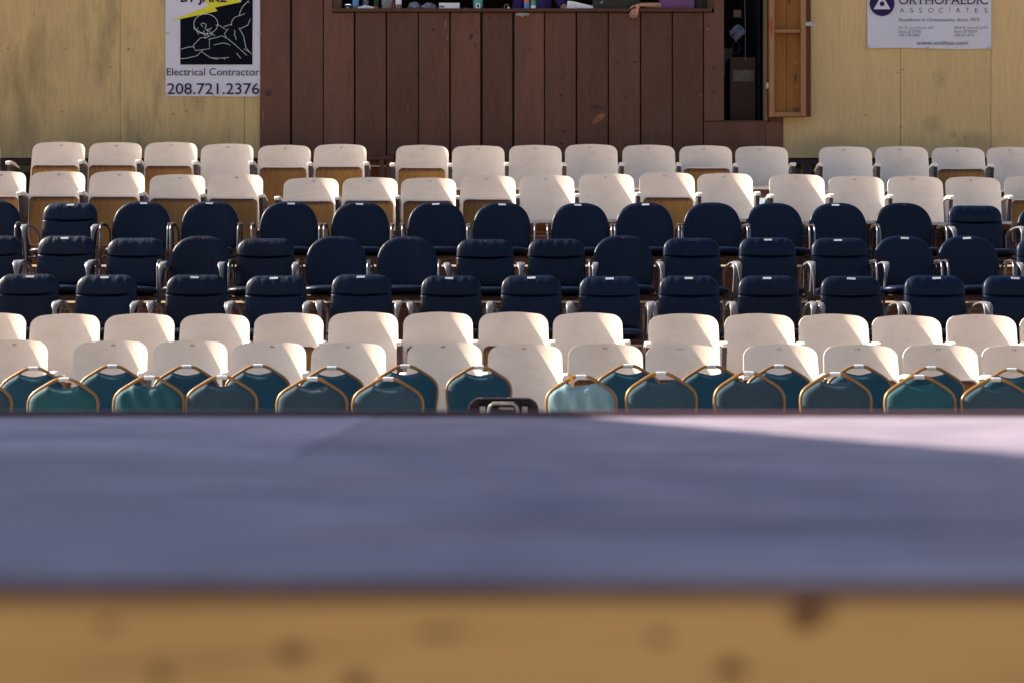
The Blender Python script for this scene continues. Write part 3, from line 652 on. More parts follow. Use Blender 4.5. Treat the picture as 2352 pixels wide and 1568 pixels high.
def arm_meshes():
    mb = MB(); path = [(0, .05, .63), (0, -.02, .635), (0, -.10, .648), (0, -.18, .656), (0, -.25, .654), (0, -.285, .648), (0, -.30, .638)]
    rings = []
    for i, (x, y, z) in enumerate(path):
        w_ = (.017, .019, .021, .023, .025, .025, .020)[i]; h = (.012, .013, .014, .015, .015, .015, .011)[i]
        rings.append([(math.copysign(abs(math.cos(t)) ** .3, math.cos(t)) * w_, y, z + math.copysign(abs(math.sin(t)) ** .3, math.sin(t)) * h) for t in [k * math.pi / 8 for k in range(16)]])
    b_ = len(mb.v); mb.grid(rings, 0, cu=True); mb.f.append(tuple(range(b_, b_ + 16))); mb.m.append(0); e = b_ + 16 * 6; mb.f.append(tuple(range(e, e + 16))); mb.m.append(0)
    arm = mb.mesh('armrest', [M['edge']], 50)
    mb = MB()
    # cast iron standard: waisted side plate with raised rim and a foot
    prof = [(-.27, .632), (.03, .618), (.02, .45), (.00, .30), (.02, .12), (.06, .02), (.06, 0), (-.30, 0), (-.30, .02), (-.24, .10), (-.215, .30), (-.235, .48)]
    n = len(prof); vs = [(-.017, y, z) for y, z in prof] + [(.017, y, z) for y, z in prof]
    mb.add(vs, [tuple(range(n)), tuple(range(2 * n - 1, n - 1, -1))] + [(i, (i + 1) % n, (i + 1) % n + n, i + n) for i in range(n)])
    mb.box(-.045, .045, -.31, .07, 0, .012)
    for y, z in ((-.235, .60), (-.215, .45)): mb.box(.017, .021, y - .01, y + .17, z - .012, z)
    std = mb.mesh('standard', [M['iron']], 30)
    return arm, std
ARM, STD = arm_meshes()
TP = {'u': make_theatre('up'), 'd': make_theatre('down')}
for r in TP.values(): register(r)
NUMS = {}
def num_mesh(s, red):
    if (s, red) not in NUMS:
        me = text_mesh(s, -.014, .014, 0, .014, 0, weight=.0); me.materials.clear(); me.materials.append(M['red' if red else 'ink']); me.name = 'seat_number'; NUMS[(s, red)] = me
    return NUMS[(s, red)]
used = set()
ORD = 'first second third fourth fifth sixth seventh eighth ninth tenth eleventh twelfth thirteenth fourteenth fifteenth sixteenth seventeenth eighteenth'.split()
def place(proto, key, px0, px1, top, row, hz, dz=0):
    """puts a copy (the first time the prototype itself) so that its back spans px0..px1 with its top at image row top"""
    d, zf_ = ROWS[row]
    if key in used: o = copy_tree(proto)
    else: o = proto; used.add(key)
    x = X((px0 + px1) / 2, d)
    ztop = Z(top, d); s = (ztop - zf_) / hz           # height correction per chair
    s = min(1.035, max(.965, s))
    o.location = (x, d, zf_ + .001); o.scale = (1, 1, s)
    return o
WH = {
 'I': ([(-58, 326, 'u'), (135.5, 324, 'u'), (264.5, 324, 'u'), (394, 325, 'u'), (523.5, 328, 'd'), (654, 331, 'u'), (781.5, 329, 'u'), None,
        (969.5, 332, 'u'), (1099.5, 332, 'd'), (1228.5, 331, 'd'), (1357.5, 330, 'd'), (1489, 331, 'd'), (1619.5, 333, 'u'), (1748.5, 333, 'd'), None,
        (1941, 334, 'd'), (2071, 334, 'd'), (2199.5, 336, 'u'), (2326, 336, 'd')], 4, 'against the wall', 'top row'),
 'H': ([(-1, 392, 'u'), (134, 391, 'u'), (271, 392, 'u'), (407, 398, 'u'), (541, 398, 'u'), None, (715.5, 408, 'u'), (849.5, 405, 'u'), (985, 406, 'u'), (1120, 401, 'u'),
        (1256.5, 400, 'd'), (1393, 396, 'd'), (1530, 394, 'u'), (1666, 395, 'd'), None, (1830, 399, 'd'), (1964.5, 402, 'd'), (2099.5, 403, 'd'), (2233.5, 404, 'd'), (2367, 403, 'u')], 4, 'behind the black chairs', 'second-highest row'),
 'D': ([(-18, 718, 'd'), (152, 720, 'd'), (321.5, 720, 'd'), (493.5, 720, 'd'), (663, 718, 'u'), (836.5, 716, 'd'), None, (1007, 716, 'u'), (1179, 716, 'u'), (1351, 717, 'd'), None,
        (1570.5, 720, 'd'), (1742, 720, 'd'), (1913, 721, 'd'), (2082, 723, 'd'), (2250.5, 722, 'd'), (2421, 724, 'd')], None, 'in front of the black chairs', 'white row below black chairs'),
 'C': ([(26, 780, 'd'), (256, 781, 'd'), (438.5, 781, 'd'), (619, 784, 'd'), (801.5, 786, 'd'), None, (1022.5, 785, 'd'), (1205.5, 789, 'd'), (1388.5, 789, 'u'), (1569, 790, 'u'), None,
        (1792.5, 790, 'd'), (1975, 791, 'u'), (2156.5, 791, 'u'), (2337.5, 793, 'u')], 3, 'behind the teal chairs', 'lowest white row'),
}
G_WH = 'white flip-up theatre seats'
rr = random.Random(11)
for row, (lst, n0, where, rname) in WH.items():
    cnt = 0; d = ROWS[row][0]
    tot = [c for c in lst if c]
    for i, c in enumerate(lst):
        if c is None: continue
        cx_, top, k = c
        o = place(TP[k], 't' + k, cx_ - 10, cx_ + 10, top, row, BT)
        root = o
        kids = [q for q in bpy.data.objects if q.parent == root]
        back = [q for q in kids if q.name.startswith('backrest')][0]
        if n0 is not None:
            s = '%02d' % (n0 + cnt); red = (row == 'I' and cnt < 4) or (row == 'H' and cnt in (4, 5)) or (row == 'C' and cnt in (3, 4, 5, 6, 7, 8))
            q = link('seat_number', num_mesh(s, red), back); zz = BT - .042
            q.location = (rr.uniform(-.012, .012), th_y(0, zz) - .0025, zz); q.rotation_euler = (-TH * .8, rr.uniform(-.08, .08), 0)
            if red: q['label'] = 'seat number written in red'
        # iron standard and armrest on the right, plus one on the left of a block's first seat
        for side in ((1, -1) if (i == 0 or lst[i - 1] is None) else (1,)):
            nxt = lst[i + 1] if i + 1 < len(lst) else None
            off = PITCH
            if side == 1 and nxt is not None: off = (X(nxt[0], d) - X(cx_, d)) / 2
            a = link('armrest', ARM, root); a.location = (side * off, 0, 0)
            a2 = link('standard', STD, root); a2.location = (side * off, 0, 0)
        root.rotation_euler = (rr.uniform(-.022, .022), rr.uniform(-.006, .006), rr.uniform(-.03, .03))
        pos = ORD[cnt] + ' from left'
        seatd = 'brown-bottomed seat raised' if k == 'u' else 'seat lowered'
        num = ' numbered %s' % s if n0 is not None else ''
        root['label'] = 'white theatre seat%s, %s, %s in %s' % (num, seatd, pos, rname)
        root['category'] = 'theatre seat'; root['group'] = G_WH
        cnt += 1

# ---- padded armchairs ---------------------------------------------------
def cushion(hw, z0, z1, thick, crease=False, curv=.9, tilt=10, rows=46, cols=30, rim=.030, seedv=0):
    T = math.tan(math.radians(tilt)); mb = MB(); fr = []; bk = []
    zs = [z0 + (z1 - z0) * (.5 - .5 * math.cos(math.pi * (k / rows) ** .95)) for k in range(rows + 1)]
    if crease:
        zs = sorted(set(zs + [crease + k * .004 for k in range(-7, 8)]))
    rg = random.Random(seedv); ph = [rg.uniform(0, 6) for _ in range(8)]
    for z in zs:
        W_ = hw(z); v = (z - z0) / (z1 - z0); rf = []; rb = []
        for j in range(cols + 1):
            u = math.sin((j / cols - .5) * math.pi); x = u * W_
            e = max(0, 1 - abs(u) ** 3.0) ** .5 * max(0, 1 - abs(2 * v - 1) ** 7) ** .5
            base = -curv * .28 * x * x * 4 / 2 + (z - z0) * T
            f = thick * e
            if crease:
                zc_ = crease - .010 * max(0, 1 - (x / .19) ** 2)
                prof = 1 + .10 * math.exp(-((z - (crease + .06)) / .06) ** 2)
                notch = math.exp(-((z - zc_) / .0065) ** 2) * (.5 + .5 * max(0, 1 - (x / .20) ** 4))
                f = f * prof - notch * .024 * e
                wr = max(0, (z - crease) / (z1 - crease)) ** 2
                f += wr * (.0045 if seedv == 1 else .0085) * e * (math.sin(x * 75 + ph[0] + 2 * math.sin(z * 18 + ph[1])) * .6 + math.sin(x * 130 + ph[2] + z * 30) * .4)
            rf.append((x, base - f, z)); rb.append((x, base + rim + .018 * e, z))
        fr.append(rf); bk.append(rb)
    mb.grid(fr); mb.grid(bk)
    for a, c in ((fr[0], bk[0]), (fr[-1], bk[-1]), ([q[0] for q in fr], [q[0] for q in bk]), ([q[-1] for q in fr], [q[-1] for q in bk])): mb.grid([a, c])
    return mb
AT = .89
def hwR(z):
    v = (z - .455) / (AT - .455)
    if v > .30:
        t = (v - .30) / .70; return max(.012, .256 * max(0, 1 - t ** 2.7) ** (1 / 2.7))
    return .256 - .045 * ((.30 - v) / .30) ** 2
def hwP(z, W_=.240):
    r = .10
    w_ = W_ - max(0, .62 - z) * .10 - (z - .62) * .03
    return w_ - r + math.sqrt(max(0, r * r - (z - (AT - r)) ** 2)) if z > AT - r else w_
def seat_pad(mb, W_=.255, yf=-.50, yb=-.02, z0=.40, z1=.475):
    n, m_ = 28, 12; rings = []; cy = (yf + yb) / 2; hy = (yb - yf) / 2
    for k in range(m_ + 1):
        ph = -math.pi / 2 + math.pi * k / m_; cr = max(.001, math.cos(ph)) ** .45; zz = (z0 + z1) / 2 + (z1 - z0) / 2 * math.copysign(abs(math.sin(ph)) ** .8, math.sin(ph))
        rings.append([(math.copysign(abs(math.cos(t)) ** .62, math.cos(t)) * W_ * cr, cy + math.copysign(abs(math.sin(t)) ** .7, math.sin(t)) * hy * cr, zz) for t in [j * 2 * math.pi / n for j in range(n)]])
    mb.grid(rings, 0, cu=True)
def flare_arm(s):   # moulded arm: flat top that sweeps down and narrows
    path = [(s * .262, .00, .60), (s * .285, -.04, .650), (s * .300, -.12, .668), (s * .305, -.22, .672), (s * .305, -.30, .664), (s * .300, -.345, .640), (s * .295, -.358, .60), (s * .290, -.350, .54), (s * .286, -.335, .47), (s * .283, -.325, .38)]
    wd = [(.010, .014), (.015, .011), (.020, .009), (.025, .009), (.028, .010), (.026, .010), (.017, .011), (.011, .011), (.009, .011), (.008, .010)]
    mb = MB(); rings = []
    for i, p in enumerate(path):
        p = Vector(p); a = Vector(path[max(0, i - 1)]); c = Vector(path[min(len(path) - 1, i + 1)]); t = (c - a).normalized()
        u = Vector((1, 0, 0)); q = t.cross(u).normalized(); w_, h = wd[i]
        rings.append([tuple(p + u * math.copysign(abs(math.cos(k)) ** .6, math.cos(k)) * w_ + q * math.copysign(abs(math.sin(k)) ** .6, math.sin(k)) * h) for k in [j * math.pi / 6 for j in range(12)]])
    b_ = len(mb.v); mb.grid(rings, 0, cu=True); mb.f.append(tuple(range(12))); mb.m.append(0); e = 12 * (len(path) - 1); mb.f.append(tuple(range(e, e + 12))); mb.m.append(0)
    return mb
def loop_arm(s):
    mb = MB()
    pts = [(s * .275, .02, .40), (s * .275, .01, .60), (s * .278, -.01, .640), (s * .285, -.05, .658), (s * .288, -.15, .662), (s * .288, -.27, .660), (s * .288, -.315, .646), (s * .288, -.335, .610), (s * .286, -.34, .50), (s * .284, -.34, .03)]
    mb.tube(pts, .0095, 10)
    mb.tube([(s * .286, -.06, .668), (s * .288, -.10, .672), (s * .288, -.24, .672), (s * .288, -.28, .666)], [(.012, .008), (.019, .010), (.019, .010), (.012, .008)], 10)
    return mb
def make_arm(kind, W_=.24):
    root = empty('padded_armchair')
    if kind[0] == 'R':
        mb = cushion(hwR, .455, AT, .034, False)
    else:
        mb = cushion(hwP, .47, AT, .045, .735, curv=.6, seedv=int(kind[1]))
    back = link('backrest', mb.mesh('backrest', [M['leather']], 70), root)
    mb = MB(); seat_pad(mb); link('seat', mb.mesh('seat', [M['leather']], 70), root)
    mb = MB(); seat_pad(mb, .235, -.47, -.03, .375, .405); link('seat_shell', mb.mesh('seat_shell', [M['black']], 60), root)
    for s in (-1, 1):
        mb = flare_arm(s) if kind[0] == 'P' else loop_arm(s)
        link('armrest', mb.mesh('armrest', [M['greyarm'] if kind[0] == 'P' else M['tube']], 60), root)
        mb = MB()
        zt = .40 if kind[0] == 'P' else .05
        if kind[0] == 'P': mb.tube([(s * .283, -.325, .40), (s * .275, -.34, .05), (s * .272, -.35, .014)], .011, 8); mb.tube([(s * .262, .00, .60), (s * .262, .0, .40)], .011, 8)
        mb.tube([(s * .278, -.36, .013), (s * .274, -.2, .013), (s * .270, .06, .013)], .012, 8); mb.tube([(s * .27, .05, .02), (s * .265, .00, .41)], .011, 8)
        mb.tube([(s * .284, -.30, .385), (s * .20, -.28, .385)], .011, 8)
        link('leg_frame', mb.mesh('leg_frame', [M['tube']], 60), root)
    mb = MB(); 
    for s in (-.12, .12): mb.tube([(s, -.1, .375), (s, .03, .385), (s, .045, .45), (s, .045, .60)], (.022, .006), 8)
    link('back_bracket', mb.mesh('back_bracket', [M['black']], 60), root)
    register(root); return root
AP = {'R': make_arm('R0'), 'P': make_arm('P1'), 'Q': make_arm('P2')}
mb = MB(); mb.box(-.032, .032, -.003, .0, -.009, .009); STK = {'w': mb.mesh('sticker', [M['label']], 0)}
mb = MB(); mb.box(-.012, .012, -.002, .0, -.006, .006); STK['r'] = mb.mesh('sticker', [flat('dull_red_mark', (.10, .012, .02))], 0)
AR = {
 'G': ([(-20, 458, 'R', 'w'), (158.5, 465, 'P', 'w'), (324.5, 461, 'R', 'w'), (482.5, 461, 'R', 'w'), (663, 462, 'R', 'w'), (827, 463, 'R', 'w'), (1002.5, 463, 'R', 'w'), (1152.5, 464, 'R', 'w'),
        (1332.5, 465, 'R', 'w'), (1480, 464, 'R', 'w'), (1636, 464, 'R', ''), (1779, 465, 'R', ''), (1924.5, 465, 'R', 'w'), (2076.5, 465, 'R', 'r'), (2242.5, 473, 'Q', ''), (2403, 470, 'R', '')], 'rearmost black row'),
 'F': ([(-19, 541, 'P', ''), (149, 541, 'Q', 'w'), (309, 546, 'P', 'r'), (460, 541, 'R', 'r'), (608, 547, 'P', 'r'), (772, 542, 'R', ''), (934.5, 542, 'R', 'r'), (1114, 549, 'P', 'r'), (1278.5, 548, 'Q', ''),
        (1431, 540, 'R', 'r'), (1590.5, 546, 'P', 'r'), (1765, 545, 'Q', 'w'), (1931.5, 546, 'P', 'w'), (2076, 541, 'R', 'w'), (2224, 541, 'R', 'w'), (2404, 548, 'P', '')], 'middle black row'),
 'E': ([(62, 629, 'P', 'w'), (241.5, 631, 'Q', 'w'), (450, 631, 'P', 'w'), (631, 633, 'Q', 'w'), (830, 630, 'P', 'w'), (1036, 633, 'Q', 'w'), (1220, 632, 'P', 'w'), (1400, 634, 'P', 'w'), (1584, 633, 'Q', 'w'),
        (1766.5, 633, 'P', 'w'), (1957, 634, 'P', 'w'), (2149.5, 633, 'Q', 'w'), (2331, 633, 'P', 'w')], 'front black row'),
}
for row, (lst, rname) in AR.items():
    for i, (cx_, top, k, stk) in enumerate(lst):
        o = place(AP[k], 'a' + k, cx_ - 10, cx_ + 10, top, row, AT)
        o.rotation_euler = (0, 0, rr.uniform(-.05, .05))
        back = [q for q in bpy.data.objects if q.parent == o and q.name.startswith('backrest')][0]
        if stk:
            T = math.tan(math.radians(10)); z0 = .455 if k == 'R' else .47
            q = link('sticker', STK[stk], back); zz = AT - .022
            th_ = .034 if k == 'R' else .045
            q.location = (rr.uniform(-.02, .02), (zz - z0) * T - th_ * (1.0 if k == 'R' else 1.05) * .80 - .003, zz); q.rotation_euler = (-.55, rr.uniform(-.06, .06), 0)
        sh_ = 'round-backed' if k == 'R' else 'square pleated-back'
        st_ = {'w': 'white sticker', 'r': 'faint red mark', '': 'no sticker'}[stk]
        o['label'] = '%s black vinyl armchair with %s, %s from left in %s' % (sh_, st_, ORD[i], rname)
        o['category'] = 'armchair'; o['group'] = 'black padded armchairs, round-backed' if k == 'R' else 'black padded armchairs, square-backed'

# ---- banquet chairs -----------------------------------------------------
BQ = [(0, .900), (.03, .899), (.055, .893), (.085, .876), (.12, .854), (.155, .832), (.18, .812), (.196, .790), (.204, .765), (.206, .735), (.203, .70), (.196, .64), (.189, .56), (.185, .47), (.184, .30), (.190, .01)]
def bq_y(z): return .0 + (z - .45) * .16 if z > .45 else (.45 - z) * .12
def make_banquet(kind, fabric):
    root = empty('banquet_chair')
    mb = MB(); pts = [(-x, bq_y(z), z) for x, z in BQ[::-1]] + [(x, bq_y(z), z) for x, z in BQ[1:]]
    # smooth the polyline a little
    for _ in range(2):
        q = [pts[0]]
        for a, c in zip(pts[:-1], pts[1:]):
            a, c = Vector(a), Vector(c); q += [tuple(a * .75 + c * .25), tuple(a * .25 + c * .75)]
        q.append(pts[-1]); pts = q
    mb.tube(pts, .0110, 10); link('back_frame', mb.mesh('back_frame', [M['gold']], 60), root)
    # upholstered panel, top edge dips under the handle hole
    def edge_x(z):
        for (x0, z0), (x1, z1) in zip(BQ[:-1], BQ[1:]):
            if z1 <= z <= z0: return x0 + (x1 - x0) * (z0 - z) / (z0 - z1)
        return .18
    def edge_z(x):
        x = abs(x); best = .9
        for (x0, z0), (x1, z1) in zip(BQ[:9], BQ[1:10]):
            if x0 <= x <= x1: return z0 + (z1 - z0) * (x - x0) / (x1 - x0)
        return .735
    mb = MB(); fr = []; bk = []; NX, NZ = 36, 24
    for j in range(NX + 1):
        x = -.205 + .41 * j / NX
        zt = edge_z(x) - .006 - .050 * max(0, 1 - (x / .088) ** 2) ** .8
        cf = []; cb = []
        for k in range(NZ + 1):
            t = k / NZ; z = .47 + (zt - .47) * t
            xx = x / .205 * min(.205, edge_x(z)) if z < .765 else x
            e = max(0, 1 - (abs(x) / .205) ** 6) ** .5 * max(0, 1 - abs(2 * t - 1) ** 8) ** .5
            wr = .0
            if kind == 'loose': wr = .006 * math.sin(x * 60 + 3 * math.sin(z * 9)) * e
            cf.append((xx, bq_y(z) - .004 - .030 * e + wr, z)); cb.append((xx, bq_y(z) + .006 + .012 * e, z))
        fr.append(cf); bk.append(cb)
    mb.grid(fr); mb.grid(bk)
    for a, c in ((fr[0], bk[0]), (fr[-1], bk[-1]), ([q[0] for q in fr], [q[0] for q in bk]), ([q[-1] for q in fr], [q[-1] for q in bk])): mb.grid([a, c])
    link('back_panel', mb.mesh('back_panel', [fabric], 60), root)
    mb = MB(); seat_pad(mb, .205, -.43, -.01, .43, .50); link('seat', mb.mesh('seat', [fabric], 60), root)
    for s in (-1, 1):
        mb = MB(); mb.tube([(s * .19, -.40, .435), (s * .192, -.415, .3), (s * .196, -.43, .002)], .0115, 8); link('leg', mb.mesh('leg', [M['gold']], 60), root)
    mb = MB(); mb.tube([(-.19, -.40, .43), (.19, -.40, .43)], .010, 8); mb.tube([(-.19, -.40, .43), (-.186, .0, .43)], .010, 8); mb.tube([(.19, -.40, .43), (.186, .0, .43)], .010, 8); link('seat_frame', mb.mesh('seat_frame', [M['gold']], 60), root)
    mb = MB(); n = 12; tw = []
    for j in range(7):
        x = -.031 + .062 * j / 6; z = .8995 - abs(x) ** 2 * 1.2
        tw.append([(x, bq_y(z) + .0135 * math.cos(t), z - .001 + .0135 * math.sin(t)) for t in [k * 2 * math.pi / n for k in range(n)]])
    mb.grid(tw, 0, cu=True); link('name_label', mb.mesh('name_label', [M['label']], 60), root)
    register(root); return root
BP = {'b': make_banquet('', M['teal']), 'g': make_banquet('', M['tealgreen']), 'y': make_banquet('', M['tealgrey']), 'p': make_banquet('loose', M['tealpale']), 'l': make_banquet('loose', M['tealgreen'])}
CN = {'b': 'deep blue-teal', 'g': 'bright green-teal', 'y': 'greyish teal', 'p': 'sunlit pale blue', 'l': 'creased green-teal'}
BQR = {
 'B': ([(70, 843, 'b'), (252, 838, 'b'), (425, 839, 'b'), (589, 837, 'b'), (760, 842, 'b'), (930, 838, 'b'), (1099, 840, 'b'), (1444, 837, 'b'), (1637, 838, 'b'), (1792, 838, 'b'), (1976, 838, 'b'), (2145, 842, 'b'), (2330, 846, 'b')], 'rear teal row'),
 'A': ([(-60, 868, 'y'), (139.5, 868, 'g'), (338, 864, 'l'), (506, 863, 'y'), (713.5, 867, 'y'), (889, 867, 'y'), (1336, 862, 'p'), (1521, 855, 'y'), (1724, 854, 'y'), (1922, 856, 'y'), (2117, 862, 'g'), (2294, 868, 'y')], 'front teal row'),
}
for row, (lst, rname) in BQR.items():
    for i, (cx_, top, k) in enumerate(lst):
        o = place(BP[k], 'b' + k, cx_ - 10, cx_ + 10, top + 3, row, .9)
        o.rotation_euler = (0, 0, rr.uniform(-.04, .04))
        o['label'] = '%s banquet chair with gold frame, %s from left in %s' % (CN[k], ORD[i], rname)
        o['category'] = 'banquet chair'; o['group'] = 'teal banquet chairs with gold tube frames'
        if k == 'p':
            pale = o
# orange tag stuck to the pale chair
mb = MB(); mb.prism([(-.012, 0), (.006, .002), (.014, -.05), (.0, -.055)], -.020, -.017); mb.prism([(-.028, .035), (-.008, .04), (.006, .002), (-.012, 0)], -.020, -.017)
q = link('tag', mb.mesh('tag', [flat('orange_tag', (.75, .36, .08))], 0), pale); q.location = (-.055, .062, .885); q['label'] = 'orange paper tag'

# ---- black case at the stage edge
case = empty('equipment_case', (X(1156, 9.2), 9.2, 0)); tag(case, 'glossy black rounded case with carrying handle standing before the front teal row', 'case')
M['gloss'] = paint('glossy_black', (.006, .006, .012), .22, .2, 12, .25, spec=.12)
w_ = 162 * 9.2 / F / 2; zt = Z(911, 9.2); 
mb = MB(); rings = []
def rr_sec(w, h0, h1, r):
    pts = []
    for (cx_, cz_, a0) in ((w - r, h1 - r, 0), (-(w - r), h1 - r, 90), (-(w - r * .3), h0 + r * .3, 180), (w - r * .3, h0 + r * .3, 270)):
        R_ = r if a0 < 180 else r * .3
        for k in range(7):
            t = math.radians(a0 + 15 * k); pts.append((cx_ + R_ * math.cos(t), cz_ + R_ * math.sin(t)))
    return pts
for yy, sc in ((-.09, .90), (-.10, .97), (-.085, 1), (.085, 1), (.10, .97), (.09, .9)):
    rings.append([(x * sc, yy, z) for x, z in rr_sec(w_, .34, zt - .004 - (1 - sc) * .1, .06)])
mb.grid(rings, 0, cu=True); n = 28; mb.f.append(tuple(range(n))); mb.m.append(0); e = n * 5; mb.f.append(tuple(range(e, e + n))); mb.m.append(0)
link('case_body', mb.mesh('case_body', [M['gloss']], 45), case)
mb = MB(); mb.tube([(-.075, -.125, zt - .075), (-.07, -.135, zt - .045), (-.05, -.135, zt - .028), (.05, -.135, zt - .028), (.07, -.135, zt - .045), (.075, -.125, zt - .075)], .008, 8)
mb.tube([(-.02, -.11, zt - .052), (.055, -.11, zt - .055)], .006, 8)
link('handle', mb.mesh('handle', [paint('worn_grey_handle', (.20, .20, .22), .3, .3, 30, .1)], 60), case)
for x in (-.105, .11):
    mb = MB(); mb.box(x - .014, x + .014, -.112, -.098, zt - .10, zt - .045); link('latch', mb.mesh('latch', [M['steel']], 40, .003), case)
mb = MB()
for x in (-.15, -.11, -.03, .03, .12, .15): mb.lathe([(0, .006), (.004, .004), (.005, 0)], x, -.05, zt - .008 - (.012 if abs(x) > .14 else 0), 8)
link('rivet', mb.mesh('rivet', [M['steel']], 60), case)
st = empty('equipment_stand', (X(1156, 9.2), 9.2, 0)); tag(st, 'low black trestle stand carrying the glossy black case', 'stand')
mb = MB(); mb.box(-.2, .2, -.13, .13, .31, .338); link('stand_top', mb.mesh('stand_top', [M['black']], 40, .004), st)
for sx in (-1, 1):
    for sy in (-1, 1):
        mb = MB(); mb.tube([(sx * .16, sy * .1, .31), (sx * .19, sy * .13, 0)], .012, 8); link('leg', mb.mesh('leg', [M['black']], 60), st)

# ================================================================== THINGS ON THE COUNTER
yC = D_W + .06
def cx(px, d=yC): return X(px, d)
ZCt = ZC + .0005
def put(name, label, cat, px, d=yC): 
    o = empty(name, (X(px, d), d, ZCt)); return tag(o, label, cat)
M['blueL'] = flat('blue_label', (.10, .28, .62)); M['clear'] = glass('clear_plastic'); M['capw'] = flat('white_cap', (.75, .77, .8)); M['green'] = glass('green_plastic', (.03, .30, .10), .1)
M['redL'] = flat('red_label', (.5, .03, .03)); M['paper'] = flat('white_card', (.80, .83, .92)); M['violet'] = paint('violet_cloth', (.045, .022, .14), .85, .2, 6, .2)
def bottle(px, r, h, body, capm, labm, label, d=yC, lz=(.35, .7)):
    o = put('bottle', label, 'bottle', px, d)
    mb = MB(); mb.lathe([(0, 0), (r * .9, 0), (r, .008), (r, h * .62), (r * .75, h * .75), (r * .38, h * .86), (r * .36, h * .94), (0, h * .94)]); link('bottle_body', mb.mesh('bottle_body', [body], 50), o)
    mb = MB(); mb.lathe([(r * 1.015, h * .62 * lz[0]), (r * 1.02, h * .62 * lz[0]), (r * 1.02, h * .62 * lz[1]), (r * 1.015, h * .62 * lz[1])]); link('bottle_label', mb.mesh('bottle_label', [labm], 50), o)
    mb = MB(); mb.lathe([(r * .42, h * .9), (r * .42, h), (0, h)]); link('cap', mb.mesh('cap', [capm], 50), o)
    return o
bottle(817, .032, .21, M['clear'], M['capw'], M['blueL'], 'clear water bottle with blue label near the counter left end', lz=(.35, .9))
bottle(915, .033, .21, M['clear'], M['capw'], M['paper'], 'clear water bottle with white and blue label beside the glass jar', lz=(.45, 1))
bottle(840, .030, .20, M['clear'], M['capw'], M['blueL'], 'clear bottle standing behind the folded white papers', d=yC + .09, lz=(.3, .6))
bottle(864.5, .024, .17, M['green'], flat('green_cap', (.02, .2, .06)), M['redL'], 'small green bottle with red label on the counter', lz=(0.0, .35))
bottle(1209.5, .027, .17, flat('orange_plastic', (.75, .14, .02)), flat('orange_cap', (.7, .1, .02)), M['blueL'], 'orange bottle with blue label in front of the violet shirt', lz=(.0, .75))
bottle(1225, .026, .15, flat('green_spray_body', (.08, .30, .14)), flat('dark_green_cap', (.03, .15, .07)), M['paper'], 'small green bottle with white label beside the orange bottle', lz=(.0, .5))
o = put('jar', 'wide clear glass jar between green bottle and water bottle', 'jar', 889)
mb = MB(); mb.lathe([(0, 0), (.055, 0), (.058, .01), (.058, .15), (.045, .17), (.045, .19)]); link('jar_glass', mb.mesh('jar_glass', [M['clear']], 50), o)
mb = MB(); mb.lathe([(.047, .185), (.048, .185), (.048, .205), (0, .206)]); link('lid', mb.mesh('lid', [M['steel']], 50), o)
mb = MB(); mb.lathe([(0, .004), (.05, .004), (.05, .06), (0, .065)]); link('contents', mb.mesh('contents', [flat('brown_contents', (.10, .05, .04))], 50), o)
o = put('lantern', 'black domed lantern with glowing blue-white cap and yellow warning triangle', 'lantern', 799.5)
mb = MB(); mb.lathe([(0, 0), (.050, 0), (.052, .02), (.048, .042), (.038, .050), (0, .050)]); link('lantern_body', mb.mesh('lantern_body', [M['black']], 50), o)
mm, nt2, bb = newmat('lamp_glow'); bb.inputs['Base Color'].default_value = (.5, .7, 1, 1); bb.inputs['Emission Color'].default_value = (.45, .65, 1, 1); bb.inputs['Emission Strength'].default_value = .9
mb = MB(); mb.lathe([(.030, .0505), (.030, .056), (.018, .060), (0, .061)]); link('glowing_cap', mb.mesh('glowing_cap', [mm], 50), o)
mb = MB(); mb.prism([(-.015, .003), (.015, .003), (0, .032)], -.056, -.0545); link('warning_triangle', mb.mesh('warning_triangle', [M['lime']], 0), o)
o = put('tin', 'small grey metal tin at the far left end of the counter', 'tin', 780)
mb = MB(); mb.box(-.016, .016, -.02, .02, 0, .032); mb.box(-.017, .017, -.021, .021, .032, .037); link('tin_body', mb.mesh('tin_body', [paint('dull_tin', (.35, .38, .48), .4, .1, 20)], 40, .002), o)
o = put('folded_papers', 'folded white papers leaning in front of a clear bottle', 'papers', 841, yC - .03)
mb = MB()
for a, dx, y in ((.25, -.035, 0), (-.18, .03, .012), (.05, 0, .024)):
    c_, s_ = math.cos(a), math.sin(a); q = [(-.045, 0), (.045, 0), (.045, .028), (-.045, .028)]
    mb.prism([(dx + x * c_ - z * s_, .012 + x * s_ + z * c_) for x, z in q], y, y + .003)
link('paper_sheet', mb.mesh('paper_sheet', [M['paper']], 0), o)
o = put('marker_pen', 'short red marker standing beside the glass jar', 'marker', 904.3, yC - .03)
mb = MB(); mb.lathe([(0, 0), (.006, 0), (.006, .055), (0, .056)]); link('barrel', mb.mesh('barrel', [M['redL']], 50), o)
mb = MB(); mb.lathe([(.0065, .05), (.007, .05), (.007, .08), (0, .082)]); link('cap', mb.mesh('cap', [flat('red_cap', (.3, .01, .01))], 50), o)
